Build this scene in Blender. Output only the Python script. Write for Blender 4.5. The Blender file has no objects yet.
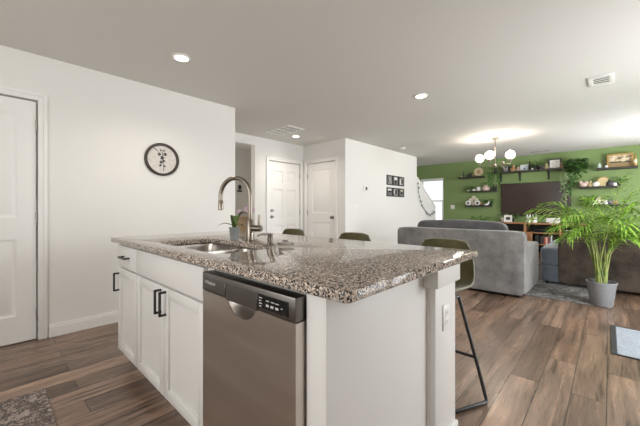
import bpy, bmesh, math, random
from mathutils import Vector, Matrix
PI = math.pi
scene = bpy.context.scene
COL = scene.collection

# ------------------------------------------------------------------ camera
FOC = 310.0; TH = math.radians(43); EYE = 1.12
cam = bpy.data.objects.new('camera', bpy.data.cameras.new('camera'))
COL.objects.link(cam)
cam.location = (0, 0, EYE)
cam.rotation_euler = (PI/2, 0, TH)
cam.data.sensor_fit = 'HORIZONTAL'; cam.data.sensor_width = 36
cam.data.lens = FOC/640*36
cam.data.shift_y = -4/640
cam.data.clip_start = 0.02
scene.camera = cam

# ------------------------------------------------------------------ sky, daylight, exposure
w = bpy.data.worlds.new('sky'); scene.world = w; w.use_nodes = True
nt = w.node_tree; nt.nodes.clear()
out = nt.nodes.new('ShaderNodeOutputWorld'); bg = nt.nodes.new('ShaderNodeBackground')
tc = nt.nodes.new('ShaderNodeTexCoord'); sx = nt.nodes.new('ShaderNodeSeparateXYZ')
rp = nt.nodes.new('ShaderNodeValToRGB')
mp = nt.nodes.new('ShaderNodeMapRange')
mp.inputs['From Min'].default_value = -1; mp.inputs['From Max'].default_value = 1
nt.links.new(tc.outputs['Generated'], sx.inputs[0]); nt.links.new(sx.outputs['Z'], mp.inputs['Value'])
nt.links.new(mp.outputs[0], rp.inputs[0]); nt.links.new(rp.outputs[0], bg.inputs[0]); nt.links.new(bg.outputs[0], out.inputs[0])
e = rp.color_ramp.elements
e[0].position = 0.44; e[0].color = (0.78, 0.74, 0.68, 1)
e[1].position = 0.56; e[1].color = (0.82, 0.92, 1.0, 1)
bg.inputs[1].default_value = 1.5

def area(name, loc, rot, sx_, sy_, power, col=(1, 1, 1)):
    l = bpy.data.lights.new(name, 'AREA'); l.shape = 'RECTANGLE'; l.size = sx_; l.size_y = sy_
    l.energy = power; l.color = col
    o = bpy.data.objects.new(name, l); COL.objects.link(o); o.location = loc; o.rotation_euler = rot
    return o
# daylight coming through the glass patio door and window of the right wall, and the kitchen windows behind
area('daylight_patio', (1.75, 3.55, 1.15), (0, PI/2-0.22, 0), 2.0, 1.9, 115, (0.95, 0.98, 1.0))
area('daylight_window', (1.75, 7.2, 1.45), (0, PI/2+0.05, 0), 1.3, 1.6, 150, (0.95, 0.98, 1.0))
area('daylight_kitchen', (-0.9, -1.97, 1.6), (PI/2+0.15, 0, 0), 2.6, 1.2, 40, (1.0, 0.97, 0.93))

area('fill_hallway', (-5.4, 2.24, 1.5), (PI/2, 0, 0), 0.9, 1.6, 6, (1.0, 0.95, 0.88))  # added fill lamp that brightens the hallway, no window behind it
vs = scene.view_settings
scene.display_settings.display_device = 'sRGB'
vs.view_transform = 'Standard'; vs.look = 'None'; vs.gamma = 1; vs.use_curve_mapping = False
vs.exposure = 0.14
try:
    scene.cycles.use_denoising = True
    scene.cycles.max_bounces = 8; scene.cycles.diffuse_bounces = 5; scene.cycles.sample_clamp_indirect = 6
except Exception: pass

# ------------------------------------------------------------------ materials
def ntree(name):
    m = bpy.data.materials.new(name); m.use_nodes = True
    n = m.node_tree; b = n.nodes['Principled BSDF']
    return m, n, b
def setb(b, **k):
    for key, v in k.items():
        key = {'color': 'Base Color', 'rough': 'Roughness', 'metal': 'Metallic', 'spec': 'Specular IOR Level', 'sheen': 'Sheen Weight',
               'trans': 'Transmission Weight', 'coat': 'Coat Weight', 'emit': 'Emission Strength', 'ecol': 'Emission Color', 'sub': 'Subsurface Weight'}[key]
        if key in b.inputs:
            b.inputs[key].default_value = (*v, 1) if isinstance(v, tuple) else v
def ocoord(n, scale=(1, 1, 1), rot=(0, 0, 0), kind='Object'):
    t = n.nodes.new('ShaderNodeTexCoord'); mp = n.nodes.new('ShaderNodeMapping')
    mp.inputs['Scale'].default_value = scale; mp.inputs['Rotation'].default_value = rot
    n.links.new(t.outputs[kind], mp.inputs[0]); return mp.outputs[0]
def noise(n, vec, scale, detail=4, rough=0.55):
    t = n.nodes.new('ShaderNodeTexNoise'); t.inputs['Scale'].default_value = scale
    t.inputs['Detail'].default_value = detail; t.inputs['Roughness'].default_value = rough
    n.links.new(vec, t.inputs['Vector']); return t.outputs['Fac']
def ramp(n, fac, stops, interp='LINEAR'):
    r = n.nodes.new('ShaderNodeValToRGB'); r.color_ramp.interpolation = interp
    el = r.color_ramp.elements
    while len(el) < len(stops): el.new(0.5)
    for x, (p, c) in zip(el, stops): x.position = p; x.color = (*c, 1)
    n.links.new(fac, r.inputs[0]); return r.outputs[0]
def mix(n, a, b, fac, blend='MIX'):
    x = n.nodes.new('ShaderNodeMix'); x.data_type = 'RGBA'; x.blend_type = blend
    for sock, v in ((x.inputs[0], fac), (x.inputs[6], a), (x.inputs[7], b)):
        if hasattr(v, 'links'): n.links.new(v, sock)
        elif isinstance(v, tuple): sock.default_value = (*v, 1)
        else: sock.default_value = v
    return x.outputs[2]
def bump(n, b, h, strength, dist=0.01):
    x = n.nodes.new('ShaderNodeBump'); x.inputs['Strength'].default_value = strength; x.inputs['Distance'].default_value = dist
    n.links.new(h, x.inputs['Height']); n.links.new(x.outputs[0], b.inputs['Normal'])
def plain(name, col, rough=0.5, metal=0.0, var=0.12, scale=30, **k):
    m, n, b = ntree(name)
    setb(b, rough=rough, metal=metal, **k)
    f = noise(n, ocoord(n), scale)
    c = ramp(n, f, [(0.3, tuple(x*(1-var) for x in col)), (0.7, tuple(min(1, x*(1+var)) for x in col))])
    n.links.new(c, b.inputs['Base Color'])
    return m
def paint(name, col, bs=0.15):
    m, n, b = ntree(name); setb(b, color=col, rough=0.75, spec=0.25)
    bump(n, b, noise(n, ocoord(n), 90, 3), bs, 0.003); return m

WALL = paint('wall_paint', (0.80, 0.79, 0.765))
CEIL = paint('ceiling_paint', (0.71, 0.695, 0.665), 0.35)
GREEN = paint('green_paint', (0.215, 0.30, 0.12))
TRIM = paint('trim_paint', (0.86, 0.85, 0.83), 0.02); 
CAB = paint('cabinet_paint', (0.73, 0.71, 0.68), 0.02)
TRIM.node_tree.nodes['Principled BSDF'].inputs['Roughness'].default_value = 0.4
CAB.node_tree.nodes['Principled BSDF'].inputs['Roughness'].default_value = 0.38

def floor_mat():
    m, n, b = ntree('plank_floor')
    vec = ocoord(n, rot=(0, 0, PI/2))
    def brick(c1, c2, mortar):
        t = n.nodes.new('ShaderNodeTexBrick'); t.offset = 0.37; t.offset_frequency = 2
        t.inputs['Color1'].default_value = (*c1, 1); t.inputs['Color2'].default_value = (*c2, 1); t.inputs['Mortar'].default_value = (*mortar, 1)
        t.inputs['Scale'].default_value = 1; t.inputs['Mortar Size'].default_value = 0.0022; t.inputs['Bias'].default_value = 0
        t.inputs['Brick Width'].default_value = 1.25; t.inputs['Row Height'].default_value = 0.16
        n.links.new(vec, t.inputs['Vector']); return t
    bk = brick((0, 0, 0), (1, 1, 1), (0.5, 0.5, 0.5))
    # per plank tone + long figured grain
    wv = n.nodes.new('ShaderNodeTexNoise'); wv.inputs['Scale'].default_value = 1.0; wv.inputs['Detail'].default_value = 2
    n.links.new(ocoord(n, (3, 0.9, 1)), wv.inputs['Vector'])
    add = n.nodes.new('ShaderNodeVectorMath'); add.operation = 'MULTIPLY_ADD'; add.inputs[1].default_value = (1.6, 0.5, 0)
    n.links.new(wv.outputs['Color'], add.inputs[0]); n.links.new(ocoord(n, (22, 1.3, 1)), add.inputs[2])
    sh = n.nodes.new('ShaderNodeVectorMath'); sh.operation = 'MULTIPLY_ADD'; sh.inputs[1].default_value = (9, 5, 3)
    n.links.new(bk.outputs['Color'], sh.inputs[0]); n.links.new(add.outputs[0], sh.inputs[2])
    g1 = noise(n, sh.outputs[0], 1.0, 8, 0.68)
    g2 = noise(n, ocoord(n, (110, 3.5, 1)), 1.2, 5, 0.6)
    g3 = noise(n, ocoord(n, (4, 1.4, 1)), 1.5, 3, 0.6)
    base = ramp(n, bk.outputs['Color'], [(0.0, (0.125, 0.080, 0.056)), (0.28, (0.285, 0.185, 0.130)), (0.5, (0.175, 0.123, 0.094)), (0.75, (0.34, 0.230, 0.168)), (1.0, (0.22, 0.147, 0.106))])
    gr = ramp(n, g1, [(0.35, (0.24, 0.21, 0.19)), (0.45, (0.82, 0.80, 0.78)), (0.55, (1.05, 1.04, 1.03)), (0.68, (1.5, 1.44, 1.38))])
    c = mix(n, base, gr, 1.0, 'MULTIPLY')
    c = mix(n, c, ramp(n, g2, [(0.3, (0.62, 0.60, 0.59)), (0.7, (1.22, 1.21, 1.2))]), 0.7, 'MULTIPLY')
    c = mix(n, c, ramp(n, g3, [(0.3, (0.75, 0.74, 0.74)), (0.7, (1.2, 1.2, 1.2))]), 0.8, 'MULTIPLY')
    c = mix(n, c, (0.022, 0.016, 0.012), bk.outputs['Fac'])
    n.links.new(c, b.inputs['Base Color'])
    setb(b, spec=0.6)
    rr = ramp(n, g1, [(0.3, (0.38,)*3), (0.7, (0.23,)*3)]); n.links.new(rr, b.inputs['Roughness'])
    bump(n, b, g2, 0.15, 0.004)
    return m
FLOOR = floor_mat()

def granite_mat():
    m, n, b = ntree('granite')
    v = ocoord(n)
    vo = n.nodes.new('ShaderNodeTexVoronoi'); vo.inputs['Scale'].default_value = 230; n.links.new(v, vo.inputs['Vector'])
    sp = n.nodes.new('ShaderNodeSeparateColor'); n.links.new(vo.outputs['Color'], sp.inputs[0])
    c = ramp(n, sp.outputs[0], [(0.0, (0.022, 0.020, 0.020)), (0.20, (0.20, 0.16, 0.135)), (0.33, (0.46, 0.37, 0.30)), (0.52, (0.58, 0.485, 0.40)), (0.68, (0.30, 0.28, 0.275)), (0.8, (0.68, 0.62, 0.55)), (0.91, (0.07, 0.065, 0.065))], 'CONSTANT')
    f = noise(n, v, 90, 3)
    c = mix(n, c, ramp(n, f, [(0.36, (0.45, 0.42, 0.40)), (0.6, (1.3, 1.27, 1.24))]), 0.6, 'MULTIPLY')
    n.links.new(c, b.inputs['Base Color']); setb(b, rough=0.05, spec=0.5); b.inputs['IOR'].default_value = 1.25
    return m
GRANITE = granite_mat()

def steel(name, col, rough, streak=(300, 4, 4)):
    m, n, b = ntree(name); setb(b, metal=1.0)
    f = noise(n, ocoord(n, streak), 1.0, 3)
    c = ramp(n, f, [(0.3, tuple(x*0.9 for x in col)), (0.7, tuple(min(1, x*1.08) for x in col))])
    n.links.new(c, b.inputs['Base Color'])
    r = ramp(n, f, [(0.3, (rough*0.85,)*3), (0.7, (rough*1.2,)*3)]); n.links.new(r, b.inputs['Roughness'])
    if 'Anisotropic' in b.inputs: b.inputs['Anisotropic'].default_value = 0.3
    return m
STEEL = steel('brushed_steel', (0.68, 0.62, 0.57), 0.33, (0.6, 0.6, 9))
STEELP = steel('dark_steel_panel', (0.22, 0.205, 0.19), 0.36, (0.6, 0.6, 12))
NICKEL = steel('brushed_nickel', (0.25, 0.215, 0.18), 0.30)
SATIN = steel('satin_nickel', (0.35, 0.33, 0.31), 0.3)
SINK = steel('sink_steel', (0.40, 0.37, 0.34), 0.28)
BLACK = plain('black_metal', (0.018, 0.017, 0.017), 0.4)
BLKGLOSS = plain('black_gloss', (0.012, 0.012, 0.013), 0.12)
DARKGAP = plain('dark_recess', (0.02, 0.018, 0.016), 0.8)
WHITEP = plain('white_plastic', (0.84, 0.83, 0.80), 0.35, var=0.02)
GREYP = plain('grey_plastic', (0.40, 0.40, 0.39), 0.45, var=0.04)
LTXT = plain('pale_lettering', (0.6, 0.6, 0.58), 0.5)
def emis(name, col, s):
    m, n, b = ntree(name); setb(b, color=(0.8, 0.8, 0.8), ecol=col, emit=s); return m
LAMP = emis('lamp_diffuser', (1.0, 0.90, 0.76), 6.0)
BULB = emis('lit_frosted_glass', (1.0, 0.94, 0.86), 1.15)

def velvet(name, col, var=0.35, sheen=0.35, scale=5):
    m, n, b = ntree(name); setb(b, rough=0.85, spec=0.2, sheen=sheen)
    v = ocoord(n)
    f = noise(n, v, scale, 6, 0.62); f2 = noise(n, v, 160, 2)
    c = ramp(n, f, [(0.3, tuple(x*(1-var) for x in col)), (0.7, tuple(x*(1+var) for x in col))])
    c = mix(n, c, ramp(n, f2, [(0.3, (0.8,)*3), (0.7, (1.15,)*3)]), 0.6, 'MULTIPLY')
    n.links.new(c, b.inputs['Base Color']); bump(n, b, f2, 0.2, 0.003)
    return m
SOFA = velvet('grey_velvet', (0.20, 0.193, 0.187), 0.38)
PILLOW = velvet('slate_velvet', (0.092, 0.091, 0.094), 0.3)
TAUPE = velvet('taupe_velvet', (0.075, 0.058, 0.045), 0.65, 0.08, 4)
SEAT_SHEEN = velvet('sheen_tinted_velvet', (0.135, 0.15, 0.18), 0.3)  # same fabric as the taupe sofa, its bluish sheen put into the colour
OLIVE = velvet('olive_velvet', (0.11, 0.098, 0.045), 0.3, 0.3, 8)
def rugm(name, cols, scale):
    m, n, b = ntree(name); setb(b, rough=0.95, spec=0.1, sheen=0.2)
    v = ocoord(n); f = noise(n, v, scale, 5, 0.7); f2 = noise(n, v, scale*9, 2)
    st = [(0.32 + 0.36*i/(len(cols)-1), c) for i, c in enumerate(cols)]
    c = mix(n, ramp(n, f, st), ramp(n, f2, [(0.35, (0.45,)*3), (0.62, (1.3,)*3)]), 0.8, 'MULTIPLY')
    n.links.new(c, b.inputs['Base Color']); bump(n, b, f2, 0.5, 0.006); return m
RUGD = rugm('charcoal_rug', [(0.010, 0.009, 0.009), (0.22, 0.20, 0.185), (0.010, 0.009, 0.009), (0.34, 0.31, 0.285), (0.012, 0.011, 0.010)], 7)
RUGK = rugm('brown_rug', [(0.03, 0.022, 0.02), (0.34, 0.27, 0.23), (0.05, 0.035, 0.03), (0.42, 0.34, 0.30), (0.10, 0.07, 0.06)], 12)
MATG = rugm('blue_grey_mat', [(0.25, 0.28, 0.32), (0.35, 0.39, 0.43)], 30)
WOOD = None
def woodm(name, a, bcol, rough=0.45):
    m, n, b = ntree(name); setb(b, rough=rough)
    f = noise(n, ocoord(n, (2, 10, 22)), 2.0, 5)
    n.links.new(ramp(n, f, [(0.3, a), (0.7, bcol)]), b.inputs['Base Color']); return m
WOOD = woodm('honey_wood', (0.26, 0.115, 0.045), (0.46, 0.235, 0.11))
WOODL = woodm('tan_wood', (0.62, 0.45, 0.27), (0.75, 0.58, 0.39))
SHELFW = woodm('black_brown_wood', (0.022, 0.018, 0.016), (0.045, 0.036, 0.030))
def leafm(name, a, bcol, scale=9, rough=0.45):
    m, n, b = ntree(name); setb(b, rough=rough, spec=0.4)
    f = noise(n, ocoord(n), scale, 3)
    n.links.new(ramp(n, f, [(0.35, a), (0.65, bcol)]), b.inputs['Base Color']); return m
PALM = leafm('palm_green', (0.035, 0.14, 0.008), (0.42, 0.66, 0.09), 34)
PALMST = leafm('palm_stem', (0.14, 0.22, 0.04), (0.38, 0.40, 0.12), 10)
IVY = leafm('ivy_green', (0.022, 0.07, 0.014), (0.09, 0.19, 0.045), 24)
VARIEG = leafm('variegated_green', (0.07, 0.15, 0.04), (0.34, 0.40, 0.22), 20)
GRASS = leafm('fresh_green', (0.05, 0.13, 0.02), (0.13, 0.26, 0.05), 14)
ORCH = leafm('orchid_leaf', (0.07, 0.11, 0.03), (0.12, 0.17, 0.05))
PETAL = plain('pink_petal', (0.60, 0.43, 0.52), 0.6)
SOIL = plain('soil', (0.045, 0.032, 0.022), 0.95, var=0.4, scale=60)
POTM = plain('graphite_pot', (0.235, 0.24, 0.25), 0.42, 0.0, var=0.06)
GOLD = plain('aged_gold', (0.42, 0.27, 0.09), 0.45, 0.4)
BRASS = plain('pale_brass', (0.55, 0.46, 0.26), 0.4, 0.3)
CREAM = plain('cream_ceramic', (0.66, 0.60, 0.47), 0.5)
WHITEC = plain('white_ceramic', (0.78, 0.76, 0.73), 0.4, var=0.04)
PINKW = plain('blush_ceramic', (0.66, 0.50, 0.44), 0.5)
TERRA = plain('tan_clay', (0.45, 0.25, 0.13), 0.6)
CHAR = plain('charcoal', (0.03, 0.03, 0.032), 0.6)
PURP = plain('plum_grey', (0.12, 0.09, 0.14), 0.5)
BLUEW = plain('pale_blue_print', (0.60, 0.68, 0.74), 0.5)
REDB = plain('red_cover', (0.42, 0.06, 0.05), 0.5)
BLUEB = plain('blue_cover', (0.07, 0.12, 0.25), 0.5)
GREYPOT = plain('blue_grey_pot', (0.26, 0.27, 0.27), 0.5)
def photo_mat(name, cols, scale):
    m, n, b = ntree(name); setb(b, rough=0.3)
    f = noise(n, ocoord(n), scale, 3)
    n.links.new(ramp(n, f, [(0.36+0.28*i/(len(cols)-1), c) for i, c in enumerate(cols)]), b.inputs['Base Color']); return m
BWPH = photo_mat('monochrome_photo', [(0.03, 0.03, 0.03), (0.30, 0.29, 0.28), (0.7, 0.69, 0.67)], 14)
SEPIA = photo_mat('landscape_print', [(0.09, 0.06, 0.03), (0.55, 0.44, 0.28), (0.72, 0.65, 0.50)], 9)
def glassm():
    m = bpy.data.materials.new('window_glass'); m.use_nodes = True; n = m.node_tree; n.nodes.clear()
    o = n.nodes.new('ShaderNodeOutputMaterial'); mx = n.nodes.new('ShaderNodeMixShader'); t = n.nodes.new('ShaderNodeBsdfTransparent')
    g = n.nodes.new('ShaderNodeBsdfGlossy'); g.inputs['Roughness'].default_value = 0.02; mx.inputs[0].default_value = 0.06
    n.links.new(t.outputs[0], mx.inputs[1]); n.links.new(g.outputs[0], mx.inputs[2]); n.links.new(mx.outputs[0], o.inputs[0]); return m
GLASS = glassm()

# ------------------------------------------------------------------ mesh helpers
def box(bm, x0, x1, y0, y1, z0, z1, bev=0.0, seg=2):
    t = bmesh.new() if bev else bm
    vs_ = [t.verts.new(c) for c in ((x0, y0, z0), (x1, y0, z0), (x1, y1, z0), (x0, y1, z0), (x0, y0, z1), (x1, y0, z1), (x1, y1, z1), (x0, y1, z1))]
    for f in ((0, 3, 2, 1), (4, 5, 6, 7), (0, 1, 5, 4), (1, 2, 6, 5), (2, 3, 7, 6), (3, 0, 4, 7)): t.faces.new([vs_[i] for i in f])
    if bev:
        bmesh.ops.bevel(t, geom=t.edges[:], offset=bev, segments=seg, profile=0.5, affect='EDGES')
        merge(bm, t)
    return bm
def merge(bm, t):
    me = bpy.data.meshes.new('tmp'); t.to_mesh(me); t.free(); bm.from_mesh(me); bpy.data.meshes.remove(me)
def B(*a, **k):
    return box(bmesh.new(), *a, **k)
def frame_of(d):
    d = Vector(d).normalized(); a = Vector((0, 0, 1)) if abs(d.z) < 0.95 else Vector((1, 0, 0))
    u = d.cross(a).normalized(); return u, d.cross(u).normalized()
def tube(bm, pts, r, seg=10, cap=True):
    pts = [Vector(p) for p in pts]; rs = r if isinstance(r, (list, tuple)) else [r]*len(pts)
    rings = []; u = None
    for i, p in enumerate(pts):
        d = (pts[min(i+1, len(pts)-1)] - pts[max(i-1, 0)])
        if d.length < 1e-9: d = Vector((0, 0, 1))
        d.normalize()
        if u is None: u, v = frame_of(d)
        else:
            u = (u - d*u.dot(d)).normalized(); v = d.cross(u).normalized()
        rings.append([bm.verts.new(p + (u*math.cos(2*PI*k/seg) + v*math.sin(2*PI*k/seg))*rs[i]) for k in range(seg)])
    for a, b_ in zip(rings, rings[1:]):
        for k in range(seg): bm.faces.new((a[k], a[(k+1) % seg], b_[(k+1) % seg], b_[k]))
    if cap:
        bm.faces.new(rings[0][::-1]); bm.faces.new(rings[-1])
    return bm
def T(pts, r, seg=10): return tube(bmesh.new(), pts, r, seg)
def lathe(bm, prof, c, seg=20, axis='z', cap=True):
    c = Vector(c); rings = []
    for r, h in prof:
        ring = []
        for k in range(seg):
            a = 2*PI*k/seg; x, y = r*math.cos(a), r*math.sin(a)
            o = {'z': (x, y, h), 'y': (x, h, y), 'x': (h, x, y)}[axis]
            ring.append(bm.verts.new(c + Vector(o)))
        rings.append(ring)
    for a, b_ in zip(rings, rings[1:]):
        for k in range(seg): bm.faces.new((a[k], a[(k+1) % seg], b_[(k+1) % seg], b_[k]))
    if cap:
        if prof[0][0] > 1e-6: bm.faces.new(rings[0][::-1])
        if prof[-1][0] > 1e-6: bm.faces.new(rings[-1])
    bmesh.ops.recalc_face_normals(bm, faces=bm.faces[:])
    return bm
def L(prof, c, seg=20, axis='z', cap=True): return lathe(bmesh.new(), prof, c, seg, axis, cap)
def ball(bm, c, r, n=12, sq=(1, 1, 1)):
    m = Matrix.Translation(c) @ Matrix.Diagonal((*[r*s for s in sq], 1))
    bmesh.ops.create_uvsphere(bm, u_segments=n, v_segments=max(6, n*2//3), radius=1, matrix=m); return bm
def BALL(c, r, n=12, sq=(1, 1, 1)): return ball(bmesh.new(), c, r, n, sq)
def cushion(bm, x0, x1, y0, y1, z0, z1, k=6, n=12, sag=0.0, seed=0):
    t = bmesh.new(); bmesh.ops.create_cube(t, size=2)
    bmesh.ops.subdivide_edges(t, edges=t.edges[:], cuts=n, use_grid_fill=True)
    cx, cy, cz = (x0+x1)/2, (y0+y1)/2, (z0+z1)/2; hx, hy, hz = (x1-x0)/2, (y1-y0)/2, (z1-z0)/2
    rnd = random.Random(seed); ph = rnd.random()*6
    for v in t.verts:
        p = v.co; l = (abs(p.x)**k + abs(p.y)**k + abs(p.z)**k)**(1/k); q = p/l
        w_ = sag*(math.sin(q.x*5+ph)*0.5 + math.sin(q.y*4+q.z*3+ph)*0.5)
        v.co = (cx+q.x*hx, cy+q.y*(hy+w_*0.5), cz+q.z*hz + (w_ if q.z > 0 else 0))
    merge(bm, t); return bm
def CUSH(*a, **k): return cushion(bmesh.new(), *a, **k)
def leaf(bm, p, d, up, ln, wd, fold=0.25, droop=0.0):
    p = Vector(p); d = Vector(d).normalized(); up = Vector(up)
    s = d.cross(up)
    if s.length < 1e-4: s = d.cross(Vector((1, 0.3, 0)))
    s.normalize(); nrm = s.cross(d).normalized()
    a = bm.verts.new(p); m_ = p + d*ln*0.45 - Vector((0, 0, droop*ln*0.25))
    c = bm.verts.new(m_ - nrm*wd*fold); l = bm.verts.new(m_ + s*wd*0.5); r = bm.verts.new(m_ - s*wd*0.5)
    t = bm.verts.new(p + d*ln - Vector((0, 0, droop*ln)))
    for f in ((a, c, l), (a, r, c), (c, t, l), (c, r, t)): bm.faces.new(f)
WORLD = {}
def obj(name, bm, mat, parent=None, smooth=True, origin=None):
    if parent is not None and not isinstance(parent, bpy.types.Object): raise ValueError
    xs = [v.co for v in bm.verts]
    lo = [min(v[i] for v in xs) for i in range(3)]; hi = [max(v[i] for v in xs) for i in range(3)]
    c = Vector(((lo[0]+hi[0])/2, (lo[1]+hi[1])/2, lo[2])) if origin is None else Vector(origin)
    for v in bm.verts: v.co -= c
    me = bpy.data.meshes.new(name); bm.to_mesh(me); bm.free()
    me.materials.append(mat)
    if smooth:
        me.shade_smooth(); me.set_sharp_from_angle(angle=math.radians(38))
    o = bpy.data.objects.new(name, me); COL.objects.link(o); WORLD[o.name] = c
    if parent is not None:
        o.parent = parent; o.location = c - WORLD[parent.name]
    else: o.location = c
    return o
def tag(o, label, cat, group=None):
    o['label'] = label; o['category'] = cat
    if group: o['group'] = group
    return o
def thing(name, label, cat, loc, group=None):
    o = bpy.data.objects.new(name, None); COL.objects.link(o); o.location = loc; WORLD[o.name] = Vector(loc)
    o.empty_display_size = 0.1
    return tag(o, label, cat, group)
def struct(name, bm, mat, parent=None):
    o = obj(name, bm, mat, parent, smooth=True)
    if parent is None: o['kind'] = 'structure'
    return o
def dup(o, loc, label, rotz=None):
    r = o.copy(); COL.objects.link(r); r.location = loc; r['label'] = label; WORLD[r.name] = Vector(loc)
    if rotz is not None: r.rotation_euler = (0, 0, rotz)
    def rec(src, dst):
        for ch in [c for c in src.children]:
            c = ch.copy(); COL.objects.link(c); c.parent = dst; rec(ch, c)
    rec(o, r)
    return r
fwv = Vector((-math.sin(TH), math.cos(TH), 0)); rtv = Vector((math.cos(TH), math.sin(TH), 0))
def at(u, v, Y):
    """point on the real plane Y seen along a photograph direction (used to measure wall decor)"""
    r = fwv + rtv*((u-320)/FOC) + Vector((0, 0, (209-v)/FOC)); r = r*(Y/r.y); return r.x, r.z+EYE

# ------------------------------------------------------------------ room shell
XR = 1.55; XL = -6.0; YB = 9.1; CZ = 2.44
struct('floor', B(-6.2, 1.7, -1.9, 9.25, -0.05, 0), FLOOR)
struct('ceiling', B(-6.2, 1.7, -1.9, 9.25, CZ, CZ+0.05), CEIL)
# left kitchen wall, with an opening for its door
def wall_x(name, x0, x1, y0, y1, mat, holes=()):
    """wall running along Y; holes = (y0,y1,z0,z1)"""
    bm = bmesh.new(); cur = y0
    for (a, b_, za, zb) in sorted(holes):
        if a > cur: box(bm, x0, x1, cur, a, 0, CZ)
        if za > 0: box(bm, x0, x1, a, b_, 0, za)
        if zb < CZ: box(bm, x0, x1, a, b_, zb, CZ)
        cur = b_
    if cur < y1: box(bm, x0, x1, cur, y1, 0, CZ)
    return struct(name, bm, mat)
def wall_y(name, y0, y1, x0, x1, mat, holes=()):
    bm = bmesh.new(); cur = x0
    for (a, b_, za, zb) in sorted(holes):
        if a > cur: box(bm, cur, a, y0, y1, 0, CZ)
        if za > 0: box(bm, a, b_, y0, y1, 0, za)
        if zb < CZ: box(bm, a, b_, y0, y1, zb, CZ)
        cur = b_
    if cur < x1: box(bm, cur, x1, y0, y1, 0, CZ)
    return struct(name, bm, mat)
wall_x('wall_left', -3.70, -3.58, -1.9, 2.21, WALL, [(-0.53, 0.295, 0, 2.05)])
wall_x('wall_entry', -4.82, -4.70, 2.21, 4.65, WALL, [(2.32, 3.31, 0, 2.28), (3.62, 4.44, 0, 2.045)])
wall_y('wall_foyer', 2.10, 2.21, -6.1, -3.70, WALL)
wall_y('wall_pantry', 4.53, 4.65, -4.70, -3.70, WALL, [(-4.60, -3.83, 0, 2.055)])
wall_x('wall_center', -3.70, -3.58, 4.53, 7.45, WALL)
wall_x('wall_stair', -4.82, -4.70, 4.65, 9.1, WALL)
wall_x('wall_hall', -6.1, -5.98, 2.21, 4.65, WALL)
wall_y('wall_hallway_end', 4.53, 4.65, -5.98, -4.82, WALL)
WINX0, WINX1, WINZ0, WINZ1 = -4.24, -3.545, 0.62, 2.03
wall_y('wall_back', 9.1, 9.22, -4.82, 1.67, GREEN, [(WINX0, WINX1, WINZ0, WINZ1)])
wall_y('wall_kitchen', -1.9, -1.78, -3.58, XR, WALL, [(-2.2, 0.4, 1.0, 2.2)])
wall_x('wall_right', XR, XR+0.12, -1.9, 9.1, WALL, [(2.6, 4.5, 0, 2.1), (6.4, 8.0, 0.8, 2.1)])
# baseboards
def bb(name, x0, x1, y0, y1): 
    bm = box(bmesh.new(), x0, x1, y0, y1, 0, 0.085)
    if x1-x0 < y1-y0:
        s = 1
        box(bm, x0, x0+(x1-x0)*0.62 if name in BBL else x1, y0, y1, 0.085, 0.105)
    else: box(bm, x0, x1, y0+(y1-y0)*0.4, y1, 0.085, 0.105)
    struct(name, bm, TRIM)
BBL = {'baseboard_left', 'baseboard_center', 'baseboard_entry'}
bb('baseboard_left', -3.58, -3.562, 0.365, 2.21)
bb('baseboard_center', -3.58, -3.562, 4.53, 7.45)
bb('baseboard_entry', -4.70, -4.682, 3.32, 3.55)
bb('baseboard_back', -3.52, XR, 9.082, 9.1)
# casing helper: around an opening in an X-wall or Y-wall
def casing_x(parent, x, y0, y1, z, wd=0.06, t=0.018):
    bm = bmesh.new()
    for a, b_, zz0, zz1 in ((y0-wd, y0, 0, z+wd), (y1, y1+wd, 0, z+wd), (y0, y1, z, z+wd)):
        box(bm, x, x+t*0.6, a, b_, zz0, zz1, 0.003)
    for a, b_, zz0, zz1 in ((y0-wd, y0-wd*0.55, 0, z+wd), (y1+wd*0.55, y1+wd, 0, z+wd), (y0-wd*0.55, y1+wd*0.55, z+wd*0.55, z+wd)):
        box(bm, x+t*0.5, x+t, a, b_, zz0, zz1, 0.003)
    return obj('door_casing', bm, TRIM, parent)
def casing_y(parent, y, x0, x1, z, wd=0.07, t=0.018):
    bm = bmesh.new()
    for a, b_, zz0, zz1 in ((x0-wd, x0, 0, z+wd), (x1, x1+wd, 0, z+wd), (x0, x1, z, z+wd)):
        box(bm, a, b_, y-t*0.6, y, zz0, zz1, 0.003)
    for a, b_, zz0, zz1 in ((x0-wd, x0-wd*0.55, 0, z+wd), (x1+wd*0.55, x1+wd, 0, z+wd), (x0-wd*0.55, x1+wd*0.55, z+wd*0.55, z+wd)):
        box(bm, a, b_, y-t, y-t*0.5, zz0, zz1, 0.003)
    return obj('door_casing', bm, TRIM, parent)
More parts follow.
